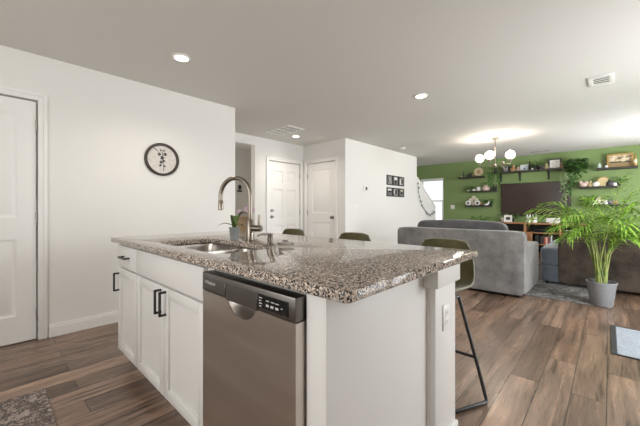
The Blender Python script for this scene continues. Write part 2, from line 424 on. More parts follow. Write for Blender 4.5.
def panel_door(wd, ht, panels, th=0.035, rec=0.008):
    """door leaf in local coords: X 0..wd, front at y=0 (facing -Y), Z 0..ht; panels = (x0,x1,z0,z1) recessed with a raised field"""
    bm = bmesh.new()
    xs = sorted({0, wd, *[p[0] for p in panels], *[p[1] for p in panels]})
    zs = sorted({0, ht, *[p[2] for p in panels], *[p[3] for p in panels]})
    def inp(x, z): return any(p[0] < x < p[1] and p[2] < z < p[3] for p in panels)
    for a, b_ in zip(xs, xs[1:]):
        for c, d in zip(zs, zs[1:]):
            if not inp((a+b_)/2, (c+d)/2): box(bm, a, b_, 0, th, c, d)
    for (a, b_, c, d) in panels:
        m = 0.032
        o = [(a, 0, c), (b_, 0, c), (b_, 0, d), (a, 0, d)]
        i1 = [(a+m*0.5, rec*1.3, c+m*0.5), (b_-m*0.5, rec*1.3, c+m*0.5), (b_-m*0.5, rec*1.3, d-m*0.5), (a+m*0.5, rec*1.3, d-m*0.5)]
        i2 = [(a+m, rec*1.3, c+m), (b_-m, rec*1.3, c+m), (b_-m, rec*1.3, d-m), (a+m, rec*1.3, d-m)]
        i3 = [(a+m*1.8, rec*0.3, c+m*1.8), (b_-m*1.8, rec*0.3, c+m*1.8), (b_-m*1.8, rec*0.3, d-m*1.8), (a+m*1.8, rec*0.3, d-m*1.8)]
        L_ = [[bm.verts.new(p) for p in q] for q in (o, i1, i2, i3)]
        for q, r in zip(L_, L_[1:]):
            for k in range(4): bm.faces.new((q[k], q[(k+1) % 4], r[(k+1) % 4], r[k]))
        bm.faces.new(L_[-1])
    return bm
def place(bm, loc, rz):
    m = Matrix.Translation(loc) @ Matrix.Rotation(rz, 4, 'Z')
    bmesh.ops.transform(bm, matrix=m, verts=bm.verts[:]); return bm
# door_1: left kitchen door (faces +X): local X -> -Y direction? rotate +90deg: local x -> +Y, local -y -> +X
d1 = struct('door_1', place(panel_door(0.80, 2.03, [(0.12, 0.68, 0.22, 0.86), (0.12, 0.68, 1.04, 1.91)]), (-3.60, -0.515, 0.008), PI/2), TRIM)
casing_x(d1, -3.58, -0.53, 0.295, 2.05)
for z in (0.22, 1.05, 1.84): obj('hinge', T([(-3.592, 0.289, z-0.045), (-3.592, 0.289, z+0.045)], 0.007), SATIN, d1)
obj('door_knob', lathe(L([(0.03, 0), (0.03, 0.008), (0.012, 0.012), (0.012, 0.035), (0.027, 0.045), (0.028, 0.06), (0.015, 0.07), (0, 0.07)], (-3.60, -0.45, 0.95), axis='x'), [(0.001, 0), (0.001, 0.001)], (-3.6, -0.45, 0.95), axis='x'), SATIN, d1)
# door_2: six-panel entry door in wall_entry
six = []
for a, b_ in ((0.11, 0.36), (0.44, 0.69)):
    six += [(a, b_, 0.20, 0.80), (a, b_, 0.92, 1.50), (a, b_, 1.62, 1.86)]
d2 = struct('door_2', place(panel_door(0.80, 2.03, six), (-4.72, 3.63, 0.008), PI/2), TRIM)
casing_x(d2, -4.70, 3.62, 4.44, 2.045, 0.065)
for z, r in ((1.09, 0.026), (0.97, 0.03)):
    obj('door_knob' if z < 1 else 'deadbolt', L([(r, 0), (r, 0.012), (0.014, 0.016), (0.014, 0.03), (r*0.85, 0.04), (r*0.8, 0.055), (0, 0.06)], (-4.72, 3.70, z), axis='x'), SATIN, d2)
for z in (0.3, 1.05, 1.8): obj('hinge', T([(-4.71, 4.435, z-0.05), (-4.71, 4.435, z+0.05)], 0.008), SATIN, d2)
# door_3: two-panel pantry door in wall_pantry (faces -Y)
d3 = struct('door_3', place(panel_door(0.75, 2.035, [(0.12, 0.63, 0.22, 0.85), (0.12, 0.63, 1.03, 1.91)]), (-4.59, 4.55, 0.008), 0), TRIM)
casing_y(d3, 4.53, -4.60, -3.83, 2.055, 0.065)
for z in (0.3, 1.05, 1.8): obj('hinge', T([(-4.592, 4.54, z-0.05), (-4.592, 4.54, z+0.05)], 0.008), SATIN, d3)
obj('door_knob', L([(0.032, 0), (0.032, -0.01), (0.012, -0.014), (0.012, -0.035), (0.028, -0.045), (0.03, -0.06), (0.018, -0.07), (0, -0.072)], (-3.905, 4.55, 0.96), axis='y'), SATIN, d3)
obj('door_jamb', B(-3.70, -3.645, -0.53, 0.295, 0, 2.05), TRIM, d1)
obj('door_jamb', B(-4.82, -4.765, 3.62, 4.44, 0, 2.045), TRIM, d2)
obj('door_jamb', B(-4.60, -3.83, 4.595, 4.65, 0, 2.055), TRIM, d3)

# window_1 in the green wall, double hung
w1 = bmesh.new()
def wframe(bm, x0, x1, y0, y1, z0, z1, t):
    box(bm, x0, x0+t, y0, y1, z0, z1); box(bm, x1-t, x1, y0, y1, z0, z1); box(bm, x0+t, x1-t, y0, y1, z0, z0+t); box(bm, x0+t, x1-t, y0, y1, z1-t, z1)
wframe(w1, WINX0, WINX1, 9.10, 9.22, WINZ0, WINZ1, 0.02)
win = struct('window_1', w1, TRIM)
zm = 1.36
for nm, z0, z1, y in (('upper_sash', zm-0.02, WINZ1-0.02, 9.17), ('lower_sash', WINZ0+0.02, zm+0.02, 9.14)):
    s = bmesh.new(); wframe(s, WINX0+0.02, WINX1-0.02, y, y+0.03, z0, z1, 0.035)
    so = obj(nm, s, TRIM, win); obj('pane', B(WINX0+0.05, WINX1-0.05, y+0.012, y+0.016, z0+0.03, z1-0.03), GLASS, so)
sl = bmesh.new()
box(sl, WINX0-0.05, WINX1+0.05, 9.055, 9.10, WINZ0-0.03, WINZ0, 0.004); obj('window_sill', sl, TRIM, win)
bm = bmesh.new()
for k in range(9): box(bm, WINX0+0.03, WINX1-0.03, 9.105, 9.13, WINZ1-0.075+k*0.004, WINZ1-0.073+k*0.004)
box(bm, WINX0+0.022, WINX1-0.022, 9.102, 9.134, WINZ1-0.04, WINZ1-0.02)
obj('raised_blind', bm, WHITEP, win)
# patio door and window on the right wall (daylight sources, beyond the frame)
pd = bmesh.new(); 
for a, b_, x in ((2.62, 3.60, XR+0.03), (3.52, 4.48, XR+0.07)):
    for q in ((a, a+0.06, 0.02, 2.08), (b_-0.06, b_, 0.02, 2.08)): box(pd, x, x+0.035, *q)
    for q in ((a+0.06, b_-0.06, 0.02, 0.12), (a+0.06, b_-0.06, 2.0, 2.08)): box(pd, x, x+0.035, *q)
pdo = struct('door_4', pd, TRIM)
for a, b_, x in ((2.68, 3.54, XR+0.045), (3.58, 4.42, XR+0.085)): obj('pane', B(x, x+0.006, a, b_, 0.12, 2.0), GLASS, pdo)
w2 = bmesh.new()
for q in ((6.40, 6.45, 0.8, 2.1), (7.95, 8.0, 0.8, 2.1), (7.18, 7.22, 0.85, 2.05), (6.45, 7.95, 0.8, 0.85), (6.45, 7.95, 2.05, 2.1)): box(w2, XR+0.03, XR+0.08, *q)
w2o = struct('window_2', w2, TRIM); obj('pane', B(XR+0.05, XR+0.055, 6.45, 7.95, 0.85, 2.05), GLASS, w2o)

# stair knee wall + stairs
bm = bmesh.new()
prof = [(7.45, 0), (8.58, 0), (8.58, 1.17), (7.45, 1.90)]
def prism_x(bm, prof, x0, x1):
    a = [bm.verts.new((x0, y, z)) for y, z in prof]; b_ = [bm.verts.new((x1, y, z)) for y, z in prof]
    n = len(prof)
    for k in range(n): bm.faces.new((a[k], a[(k+1) % n], b_[(k+1) % n], b_[k]))
    bm.faces.new(a[::-1]); bm.faces.new(b_); bmesh.ops.recalc_face_normals(bm, faces=bm.faces[:])
prism_x(bm, prof, -3.70, -3.58); struct('wall_stairs_side', bm, WALL)
bm = bmesh.new()
prism_x(bm, [(7.45, 1.90), (8.60, 1.157), (8.62, 1.19), (7.45, 1.945)], -3.715, -3.565)
prism_x(bm, [(8.58, 0), (8.60, 0), (8.60, 1.16), (8.58, 1.172)], -3.71, -3.57)
struct('trim_1', bm, TRIM)
bm = bmesh.new()
for k in range(7): box(bm, -4.70, -3.70, 8.55-0.26*(k+1), 8.55-0.26*k, 0, 0.19*(k+1))
st = struct('stairs', bm, plain('stair_carpet', (0.42, 0.38, 0.33), 0.95, var=0.2, scale=80))

# ------------------------------------------------------------------ ceiling fittings
def recessed(x, y, label, power):
    t = thing('recessed_light', label, 'ceiling light', (x, y, CZ-0.012), 'recessed ceiling lights')
    obj('trim_ring', L([(0.058, 0), (0.074, 0.002), (0.076, 0.010), (0.076, 0.012)], (x, y, CZ-0.012), 28, cap=False), WHITEP, t)
    obj('diffuser', L([(0.0, 0.002), (0.04, 0.001), (0.059, 0.003), (0.059, 0.012)], (x, y, CZ-0.012), 28), LAMP, t)
    l = bpy.data.lights.new('recessed_lamp', 'SPOT'); l.energy = power*2.0; l.spot_size = math.radians(150); l.spot_blend = 0.8; l.color = (1.0, 0.90, 0.78); l.shadow_soft_size = 0.07
    o = bpy.data.objects.new('recessed_lamp', l); COL.objects.link(o); o.parent = t; o.location = (0, 0, -0.02)
recessed(-2.72, 1.15, 'round white recessed light in ceiling above the sink end of the kitchen island', 14)
recessed(-1.60, 3.44, 'round white recessed light in middle of ceiling between island and sofa', 14)
recessed(-4.14, 3.80, 'small recessed light beside the ceiling grille near the entry door', 14)

def grille(name, label, x0, x1, y0, y1, nslat, along, fw=0.025, dz=0.012):
    t = thing(name, label, 'vent', ((x0+x1)/2, (y0+y1)/2, CZ-dz))
    z0, z1 = CZ-dz, CZ
    f = bmesh.new()
    for q in ((x0, x1, y0, y0+fw), (x0, x1, y1-fw, y1), (x0, x0+fw, y0+fw, y1-fw), (x1-fw, x1, y0+fw, y1-fw)): box(f, *q, z0, z1, 0.003)
    obj('vent_frame', f, WHITEP, t)
    obj('vent_duct', B(x0+fw, x1-fw, y0+fw, y1-fw, z1-0.003, z1-0.001), DARKGAP, t)
    for k in range(nslat):
        s = bmesh.new()
        if along == 'x':
            p = y0+fw+(y1-y0-2*fw)*(k+0.5)/nslat; hw = (y1-y0-2*fw)/nslat*0.22
            box(s, x0+fw, x1-fw, p-hw, p+hw, z0+0.002, z0+0.005)
        else:
            p = x0+fw+(x1-x0-2*fw)*(k+0.5)/nslat; hw = (x1-x0-2*fw)/nslat*0.22
            box(s, p-hw, p+hw, y0+fw, y1-fw, z0+0.002, z0+0.005)
        obj('vent_slat', s, WHITEP, t)
    return t
g1 = grille('return_air_grille', 'large white louvred air grille in ceiling by the hallway opening', -4.28, -3.68, 3.20, 3.58, 14, 'y')
box_ = bmesh.new()
for p in (-4.13, -3.98, -3.83): box(box_, p-0.008, p+0.008, 3.225, 3.555, CZ-0.013, CZ-0.008)
obj('vent_divider', box_, WHITEP, g1)
grille('ceiling_vent', 'small square white ceiling vent near right edge, above the palm', -0.16, 0.035, 4.12, 4.43, 4, 'x', 0.04)
grille('slot_vent', 'narrow dark slot vent in ceiling above the television wall', -1.35, -0.97, 8.55, 8.66, 0, 'x', 0.006, 0.005)
t = thing('smoke_detector', 'round white smoke detector on ceiling beside the white picture wall', 'smoke detector', (-3.25, 6.07, CZ-0.04))
obj('body', L([(0.0, 0), (0.04, 0.0), (0.062, 0.012), (0.065, 0.03), (0.065, 0.04)], (-3.25, 6.07, CZ-0.04), 20), WHITEP, t)
obj('mounting_plate', L([(0.07, 0.034), (0.072, 0.04)], (-3.25, 6.07, CZ-0.04), 20), GREYP, t)

# chandelier
CX, CY = -1.54, 6.40
t = thing('chandelier', 'brushed nickel chandelier with round glowing glass globes hanging before the green wall', 'chandelier', (CX, CY, CZ))
obj('canopy', L([(0.0, -0.03), (0.055, -0.03), (0.065, -0.018), (0.065, 0)], (CX, CY, CZ), 20), NICKEL, t)
obj('stem', T([(CX, CY, CZ-0.03), (CX, CY, 1.93)], 0.009), NICKEL, t)
obj('hub', L([(0, -0.05), (0.012, -0.045), (0.022, -0.02), (0.028, 0.0), (0.022, 0.02), (0.012, 0.03)], (CX, CY, 1.925), 16), NICKEL, t)
for k, ang in enumerate((-30, -109, 163, 62)):
    # four arms set crosswise in the horizontal plane
    hv = Vector((CX, CY, 0)).normalized(); pv_ = Vector((hv.y, -hv.x, 0)); d = pv_*math.cos(math.radians(ang)) + hv*math.sin(math.radians(ang)); R_ = 0.27
    p = Vector((CX, CY, 1.925)) + d*R_
    a = obj('arm', tube(T([(CX, CY, 1.925), p], 0.007), [p - Vector((0, 0, 0.01)), p + Vector((0, 0, 0.07))], 0.007), NICKEL, t)
    obj('socket', L([(0.012, 0), (0.024, 0.005), (0.026, 0.05), (0.02, 0.055)], p + Vector((0, 0, 0.045)), 14), NICKEL, a)
    if k < 3:
        g = BALL(p + Vector((0, 0, 0.155)), 0.08, 20)
        obj('globe_shade', g, BULB, a)
    l = bpy.data.lights.new('bulb', 'POINT'); l.energy = 7 if k < 3 else 0.5; l.color = (1, 0.88, 0.72); l.shadow_soft_size = 0.05
    lo = bpy.data.objects.new('bulb', l); COL.objects.link(lo); lo.parent = t; lo.location = p + Vector((0, 0, 0.30)) - Vector((CX, CY, CZ))

# ------------------------------------------------------------------ island
YF = 0.645
def shaker(x0, x1, z0, z1, y=YF, th=0.02, st=0.055, rec=0.013):
    bm = bmesh.new()
    for q in ((x0, x0+st, z0, z1), (x1-st, x1, z0, z1), (x0+st, x1-st, z0, z0+st), (x0+st, x1-st, z1-st, z1)):
        box(bm, q[0], q[1], y, y+th, q[2], q[3], 0.004, 2)
    box(bm, x0+st-0.002, x1-st+0.002, y+rec, y+th, z0+st-0.002, z1-st+0.002)
    return bm
def barpull(x, z, vertical, y=YF, ln=0.13):
    r = 0.0055; o = 0.032; bm = bmesh.new()
    if vertical:
        box(bm, x-r, x+r, y-o-r, y-o+r, z-ln/2, z+ln/2, 0.001, 1)
        for s in (-1, 1): box(bm, x-r, x+r, y-o, y, z+s*(ln/2-r)-r, z+s*(ln/2-r)+r)
    else:
        box(bm, x-ln/2, x+ln/2, y-o-r, y-o+r, z-r, z+r, 0.001, 1)
        for s in (-1, 1): box(bm, x+s*(ln/2-r)-r, x+s*(ln/2-r)+r, y-o, y, z-r, z+r)
    return bm
TOPZ = 0.915; UB = 0.884
# left drawer cabinet
t = thing('base_cabinet', 'narrow white base cabinet with drawer at the left end of the island', 'cabinet', (-2.40, 0.95, 0))
c = bmesh.new(); box(c, -2.605, -2.197, YF+0.022, 1.26, 0.105, UB-0.002); 
obj('carcass', c, CAB, t)
obj('toe_kick', B(-2.60, -2.20, 0.72, 0.735, 0, 0.105), CAB, t)
obj('drawer_front', B(-2.603, -2.199, YF, YF+0.02, 0.715, 0.862, 0.002), CAB, t); 
dr = [o for o in t.children if o.name.startswith('drawer_front')][0]
obj('drawer_pull', barpull(-2.40, 0.79, False), BLACK, dr)
dd = obj('door', shaker(-2.603, -2.201, 0.112, 0.701), CAB, t); obj('door_pull', barpull(-2.575, 0.60, True), BLACK, dd)
# sink base
t = thing('sink_cabinet', 'wide white two-door cabinet under the sink beside the dishwasher', 'cabinet', (-1.75, 0.95, 0))
c = bmesh.new()
for q in ((-2.193, -2.175), (-1.27, -1.245)): box(c, *q, YF+0.022, 1.26, 0.105, UB-0.002)
box(c, -2.175, -1.27, YF+0.022, 1.26, 0.105, 0.125); box(c, -2.175, -1.27, 1.245, 1.26, 0.125, UB-0.002)
box(c, -2.175, -1.27, YF+0.022, YF+0.04, 0.69, UB-0.002)
obj('carcass', c, CAB, t)
obj('toe_kick', B(-2.19, -1.245, 0.72, 0.735, 0, 0.105), CAB, t)
obj('false_drawer_front', B(-2.191, -1.30, YF, YF+0.02, 0.715, 0.862, 0.002), CAB, t)
for x0, x1, hx in ((-2.191, -1.7535, -1.785), (-1.7495, -1.30, -1.718)):
    dd = obj('door', shaker(x0, x1, 0.112, 0.701), CAB, t); obj('door_pull', barpull(hx, 0.62, True), BLACK, dd)
# dishwasher
DX0, DX1, DF = -1.228, -0.662, 0.607
t = thing('dishwasher', 'stainless steel dishwasher with dark control panel built into the island', 'dishwasher', (-0.98, 0.95, 0))
obj('tub', B(DX0+0.01, DX1-0.005, 0.66, 1.24, 0.10, 0.868), GREYP, t)
obj('toe_kick', B(DX0+0.01, DX1-0.005, 0.72, 0.735, 0, 0.10), BLACK, t)
# steel door with a half-round pocket cut below the panel
PCX, PR, PZ = -0.945, 0.085, 0.787
bm = bmesh.new(); z0, z1 = 0.115, PZ
arc = [(PCX+PR*math.cos(a), PZ - 0.052*math.sin(a)) for a in [PI*k/16 for k in range(17)]]  # right to left
outl = [(DX0, z0), (DX1, z0), (DX1, z1)] + arc + [(DX0, z1)]
f_ = [bm.verts.new((x, DF, z)) for x, z in outl]; bk = [bm.verts.new((x, DF+0.048, z)) for x, z in outl]
ed = [bm.edges.new((f_[k], f_[(k+1) % len(f_)])) for k in range(len(f_))]
bmesh.ops.triangle_fill(bm, edges=ed, use_beauty=True)
eb = [bm.edges.new((bk[k], bk[(k+1) % len(bk)])) for k in range(len(bk))]
bmesh.ops.triangle_fill(bm, edges=eb, use_beauty=True)
for k in range(len(f_)):
    k2 = (k+1) % len(f_); bm.faces.new((f_[k], f_[k2], bk[k2], bk[k]))
bmesh.ops.recalc_face_normals(bm, faces=bm.faces[:])
dwd = obj('steel_door', bm, STEEL, t)
bm = bmesh.new(); n_ = 17
rows = []
for j in range(6):
    s = 1-j/6*0.75; dy = 0.003 + 0.04*math.sin(PI/2*j/5)
    rows.append([bm.verts.new((PCX+PR*s*math.cos(PI*k/16), DF+dy, PZ-0.052*s*math.sin(PI*k/16))) for k in range(n_)])
for a, b_ in zip(rows, rows[1:]):
    for k in range(n_-1): bm.faces.new((a[k], a[k+1], b_[k+1], b_[k]))
bm.faces.new(rows[-1])
obj('handle_pocket', bm, STEEL, dwd)
pnl = obj('control_panel', B(DX0, DX1, DF-0.002, DF+0.046, PZ+0.002, 0.862, 0.003), STEELP, t)
obj('logo_plate', B(DX0+0.02, -1.045, DF-0.005, DF-0.001, PZ+0.012, 0.845, 0.0012, 1), STEELP, pnl)
obj('grip_plate', B(-1.035, -0.845, DF-0.006, DF-0.001, PZ-0.002, 0.845, 0.0012, 1), STEELP, pnl)
dsp = obj('display', B(-0.838, -0.69, DF-0.005, DF-0.001, PZ+0.012, 0.845, 0.0012, 1), BLKGLOSS, pnl)
for k in range(4): obj('marking', B(-0.832, -0.832+0.012+0.004*(k % 2), DF-0.0056, DF-0.005, PZ+0.018+k*0.009, PZ+0.021+k*0.009), LTXT, dsp)
for x in (-0.795, -0.772, -0.748): obj('button', B(x, x+0.014, DF-0.0058, DF-0.005, PZ+0.024, PZ+0.031), LTXT, dsp)
for x in (-0.795, -0.770, -0.748): obj('marking', B(x, x+0.016, DF-0.0056, DF-0.005, PZ+0.041, PZ+0.0435), LTXT, dsp)
obj('marking', B(-0.722, -0.714, DF-0.0056, DF-0.005, PZ+0.031, PZ+0.0335), LTXT, dsp)
# maker's word on the logo plate, in small script lettering
cu = bpy.data.curves.new('logo', 'FONT'); cu.body = 'Whirlpool'; cu.size = 0.019; cu.extrude = 0.0004; cu.shear = 0.2
to = bpy.data.objects.new('logo', cu); COL.objects.link(to)
bpy.context.view_layer.update()
me = bpy.data.meshes.new_from_object(to.evaluated_get(bpy.context.evaluated_depsgraph_get()))
lb = bmesh.new(); lb.from_mesh(me); bpy.data.objects.remove(to)
bmesh.ops.transform(lb, matrix=Matrix.Translation((DX0+0.03, DF-0.0056, PZ+0.034)) @ Matrix.Rotation(PI/2, 4, 'X'), verts=lb.verts[:])
obj('logo', lb, LTXT, pnl, smooth=False)
# island end: end panel, pony wall / post
t = thing('island_end_panel', 'plain white end panel of the island beside the dishwasher', 'panel', (-0.61, 0.95, 0))
obj('side_panel', B(-0.605, -0.578, YF, 1.305, 0, UB-0.002, 0.001), CAB, t)
obj('filler_stile', B(-0.655, -0.584, YF-0.001, YF+0.015, 0, UB-0.002, 0.001), CAB, t)
t = thing('island_back_wall', 'white half wall with capped post carrying the island overhang', 'half wall', (-1.57, 1.36, 0))
obj('wall_panel', B(-2.60, -0.636, 1.264, 1.47, 0, UB-0.002), CAB, t)
ps = obj('post', B(-0.635, -0.545, 1.312, 1.545, 0, UB-0.002, 0.002), CAB, t)
obj('post_groove', B(-0.60, -0.570, 1.3055, 1.3115, 0, UB-0.002, 0.002), CAB, t)
obj('post_cap', B(-0.612, -0.518, 1.272, 1.535, 0.785, UB-0.001, 0.004), CAB, t)
obj('base_trim', B(-0.61, -0.533, 1.306, 1.552, 0, 0.10, 0.003), CAB, t)
op = thing('wall_outlet', 'white double outlet plate on the post at the end of the island', 'outlet', (-0.540, 1.42, 0.63))
obj('cover_plate', B(-0.545, -0.539, 1.387, 1.457, 0.572, 0.688, 0.002), WHITEP, op)
for z in (0.61, 0.65):
    s_ = obj('socket', B(-0.540, -0.5365, 1.405, 1.439, z-0.014, z+0.014, 0.0015), WHITEP, op)
    bm = bmesh.new()
    for y in (1.415, 1.428): box(bm, -0.5368, -0.5362, y-0.001, y+0.001, z-0.005, z+0.006)
    obj('slots', bm, DARKGAP, s_)

# granite worktop with sink cut-out
def rrect(x0, x1, y0, y1, r, n=6):
    pts = []
    for cx, cy, a0 in ((x1-r, y1-r, 0), (x0+r, y1-r, 90), (x0+r, y0+r, 180), (x1-r, y0+r, 270)):
        for k in range(n+1):
            a = math.radians(a0+90*k/n); pts.append((cx+r*math.cos(a), cy+r*math.sin(a)))
    return pts
bm = bmesh.new()
SK = (-2.03, -1.29, 0.715, 1.065)
GX0, GX1, GY0, GY1 = -2.63, -0.470, 0.603, 1.655
e_ = 0.004
lev = [(e_*1.0, TOPZ), (e_*0.3, TOPZ-e_*0.3), (0, TOPZ-e_), (0, UB+e_), (e_, UB)]
ol = [[bm.verts.new((x, y, z)) for x, y in rrect(GX0+i, GX1-i, GY0+i, GY1-i, 0.022-i)] for i, z in lev]
il = [[bm.verts.new((x, y, z)) for x, y in rrect(SK[0]-i, SK[1]+i, SK[2]-i, SK[3]+i, 0.05)] for i, z in lev]
for rings in (ol, il):
    for a, b_ in zip(rings, rings[1:]):
        n_ = len(a)
        for k in range(n_): bm.faces.new((a[k], a[(k+1) % n_], b_[(k+1) % n_], b_[k]))
def loop_edges(r): return [bm.edges.get((r[k], r[(k+1) % len(r)])) or bm.edges.new((r[k], r[(k+1) % len(r)])) for k in range(len(r))]
for idx in (0, -1): bmesh.ops.triangle_fill(bm, edges=loop_edges(ol[idx]) + loop_edges(il[idx]), use_beauty=True)
bmesh.ops.recalc_face_normals(bm, faces=bm.faces[:])
tag(obj('island_worktop', bm, GRANITE), 'speckled polished granite worktop of the island with sink cut-out', 'countertop')
# sink
t = thing('kitchen_sink', 'undermount double bowl stainless sink set into the granite', 'sink', (-1.66, 0.89, 0.68))
for x0, x1 in ((SK[0]+0.005, -1.645), (-1.615, SK[1]-0.005)):
    b_ = bmesh.new(); rr = []
    for i, z in ((-0.012, UB-0.002), (0, UB-0.002), (0.004, UB-0.02), (0.012, 0.72), (0.03, 0.695), (0.08, 0.69)):
        rr.append([b_.verts.new((x, y, z)) for x, y in rrect(x0+i, x1-i, SK[2]+0.005+i, SK[3]-0.005-i, 0.05)])
    for a, c in zip(rr, rr[1:]):
        for k in range(len(a)): b_.faces.new((a[k], a[(k+1) % len(a)], c[(k+1) % len(a)], c[k]))
    b_.faces.new(rr[-1])
    bo = obj('bowl', b_, SINK, t)
    obj('drain', L([(0.0, 0.001), (0.02, 0.001), (0.022, 0.004), (0.042, 0.004), (0.045, 0.0)], ((x0+x1)/2, 0.89, 0.691)), NICKEL, bo)
# faucet
fx, fy = -1.640, 1.118
t = thing('kitchen_faucet', 'tall brushed nickel gooseneck pull-down faucet behind the sink', 'faucet', (fx, fy, TOPZ))
obj('base', L([(0.03, 0), (0.03, 0.006), (0.024, 0.01), (0.023, 0.13), (0.017, 0.14)], (fx, fy, TOPZ), 20), NICKEL, t)
dv = Vector((-0.93, -0.36, 0)).normalized(); rad = 0.113; zc = 1.205
pts = [Vector((fx, fy, 1.05)), Vector((fx, fy, 1.11)), Vector((fx, fy, zc))]
for k in range(1, 17):
    a = PI*k/16; pts.append(Vector((fx, fy, zc)) + dv*rad*(1-math.cos(a)) + Vector((0, 0, rad*math.sin(a))))
pts.append(pts[-1] - Vector((0, 0, 0.025)))
obj('spout', T(pts, 0.014, 14), NICKEL, t)
e0 = pts[-1]; dn = Vector((0, 0, -1))
obj('spray_head', T([e0, e0+dn*0.004, e0+dn*0.008, e0+dn*0.065, e0+dn*0.068], [0.0142, 0.0142, 0.0165, 0.0165, 0.013], 14), NICKEL, t)
hd = Vector((0.93, 0.36, 0))
hp = Vector((fx, fy, TOPZ+0.085))
hh = T([hp+hd*0.015, hp+hd*0.08], [0.02, 0.02], 16)
tube(hh, [hp+hd*0.064+Vector((0, 0, 0.015)), hp+hd*0.066+Vector((0, 0, 0.085))], [0.008, 0.0065], 10)
obj('lever_handle', hh, NICKEL, t)
sx0, sy0 = -1.395, 1.085
t = thing('soap_dispenser', 'small brushed nickel soap pump on granite beside the faucet', 'soap dispenser', (sx0, sy0, TOPZ))
obj('base', L([(0.022, 0), (0.022, 0.008), (0.016, 0.012), (0.016, 0.050), (0.012, 0.053), (0.012, 0.066)], (sx0, sy0, TOPZ), 16), NICKEL, t)
pv = Vector((-0.7, -0.55, 0)).normalized()
obj('pump_spout', tube(L([(0.014, 0.05), (0.015, 0.068), (0.0, 0.07)], (sx0, sy0, TOPZ), 14), [Vector((sx0, sy0, TOPZ+0.062)), Vector((sx0, sy0, TOPZ+0.062))+pv*0.05, Vector((sx0, sy0, TOPZ+0.052))+pv*0.075], 0.006, 10), NICKEL, t)
dx0, dy0 = -1.40, 1.20
t = thing('scrubber_dish', 'small white dish holding a metal scourer behind the soap pump', 'dish', (dx0, dy0, TOPZ))
obj('dish', L([(0.0, 0.003), (0.035, 0.003), (0.052, 0.014), (0.055, 0.013), (0.04, 0.0), (0.0, 0.0)], (dx0, dy0, TOPZ), 20), WHITEC, t)
obj('scourer', BALL((dx0, dy0, TOPZ+0.013), 0.022, 12, (1, 1, 0.42)), SATIN, t)
# orchid
ox, oy = -1.84, 1.13
t = thing('potted_orchid', 'small orchid with pink flowers in grey pot behind the sink', 'potted plant', (ox, oy, TOPZ))
obj('pot', L([(0.024, 0), (0.027, 0.002), (0.034, 0.07), (0.036, 0.073), (0.036, 0.083), (0.032, 0.083), (0.03, 0.068), (0.0, 0.068)], (ox, oy, TOPZ), 20), GREYPOT, t)
lf = bmesh.new()
def blade(bm, p, d, ln, wd, lift, n=6):
    p = Vector(p); d = Vector(d).normalized(); s = d.cross(Vector((0, 0, 1))).normalized(); rows = []
    for k in range(n+1):
        f = k/n; c = p + d*ln*f + Vector((0, 0, lift*ln*(f - 0.9*f*f)))
        ww = wd*math.sin(PI*(0.12+0.86*f))**0.8*0.5
        rows.append([bm.verts.new(c - s*ww + Vector((0, 0, ww*0.3))), bm.verts.new(c), bm.verts.new(c + s*ww + Vector((0, 0, ww*0.3)))])
    for a, b_ in zip(rows, rows[1:]):
        for k in range(2): bm.faces.new((a[k], a[k+1], b_[k+1], b_[k]))
zt = TOPZ+0.08
blade(lf, (ox, oy, zt), (0.66, 0.55, 0.0), 0.12, 0.07, 3.0); blade(lf, (ox, oy, zt), (-0.6, -0.65, 0), 0.11, 0.035, 0.9)
blade(lf, (ox, oy, zt), (0.75, -0.35, 0), 0.09, 0.06, 3.2); blade(lf, (ox, oy, zt), (-0.2, 0.9, 0), 0.08, 0.035, 0.9)
obj('leaves', lf, ORCH, t)
sp_ = [Vector((ox, oy, zt)), Vector((ox+0.015, oy+0.005, zt+0.06)), Vector((ox+0.035, oy+0.02, zt+0.105)), Vector((ox+0.07, oy+0.05, zt+0.125)), Vector((ox+0.10, oy+0.075, zt+0.115))]
obj('stem', T(sp_, 0.0022, 6), ORCH, t)
rnd = random.Random(2)
for k, q in enumerate((sp_[2], sp_[3], sp_[4], (sp_[3]+sp_[4])/2+Vector((0, 0, -0.02)))):
    fl = bmesh.new()
    for j in range(5):
        a = 2*PI*j/5+0.3; dd_ = rtv*math.cos(a)+Vector((0, 0, math.sin(a)))-fwv*0.25
        leaf(fl, q, dd_, -fwv, 0.024, 0.018, 0.1)
    obj('flower', fl, PETAL, t)

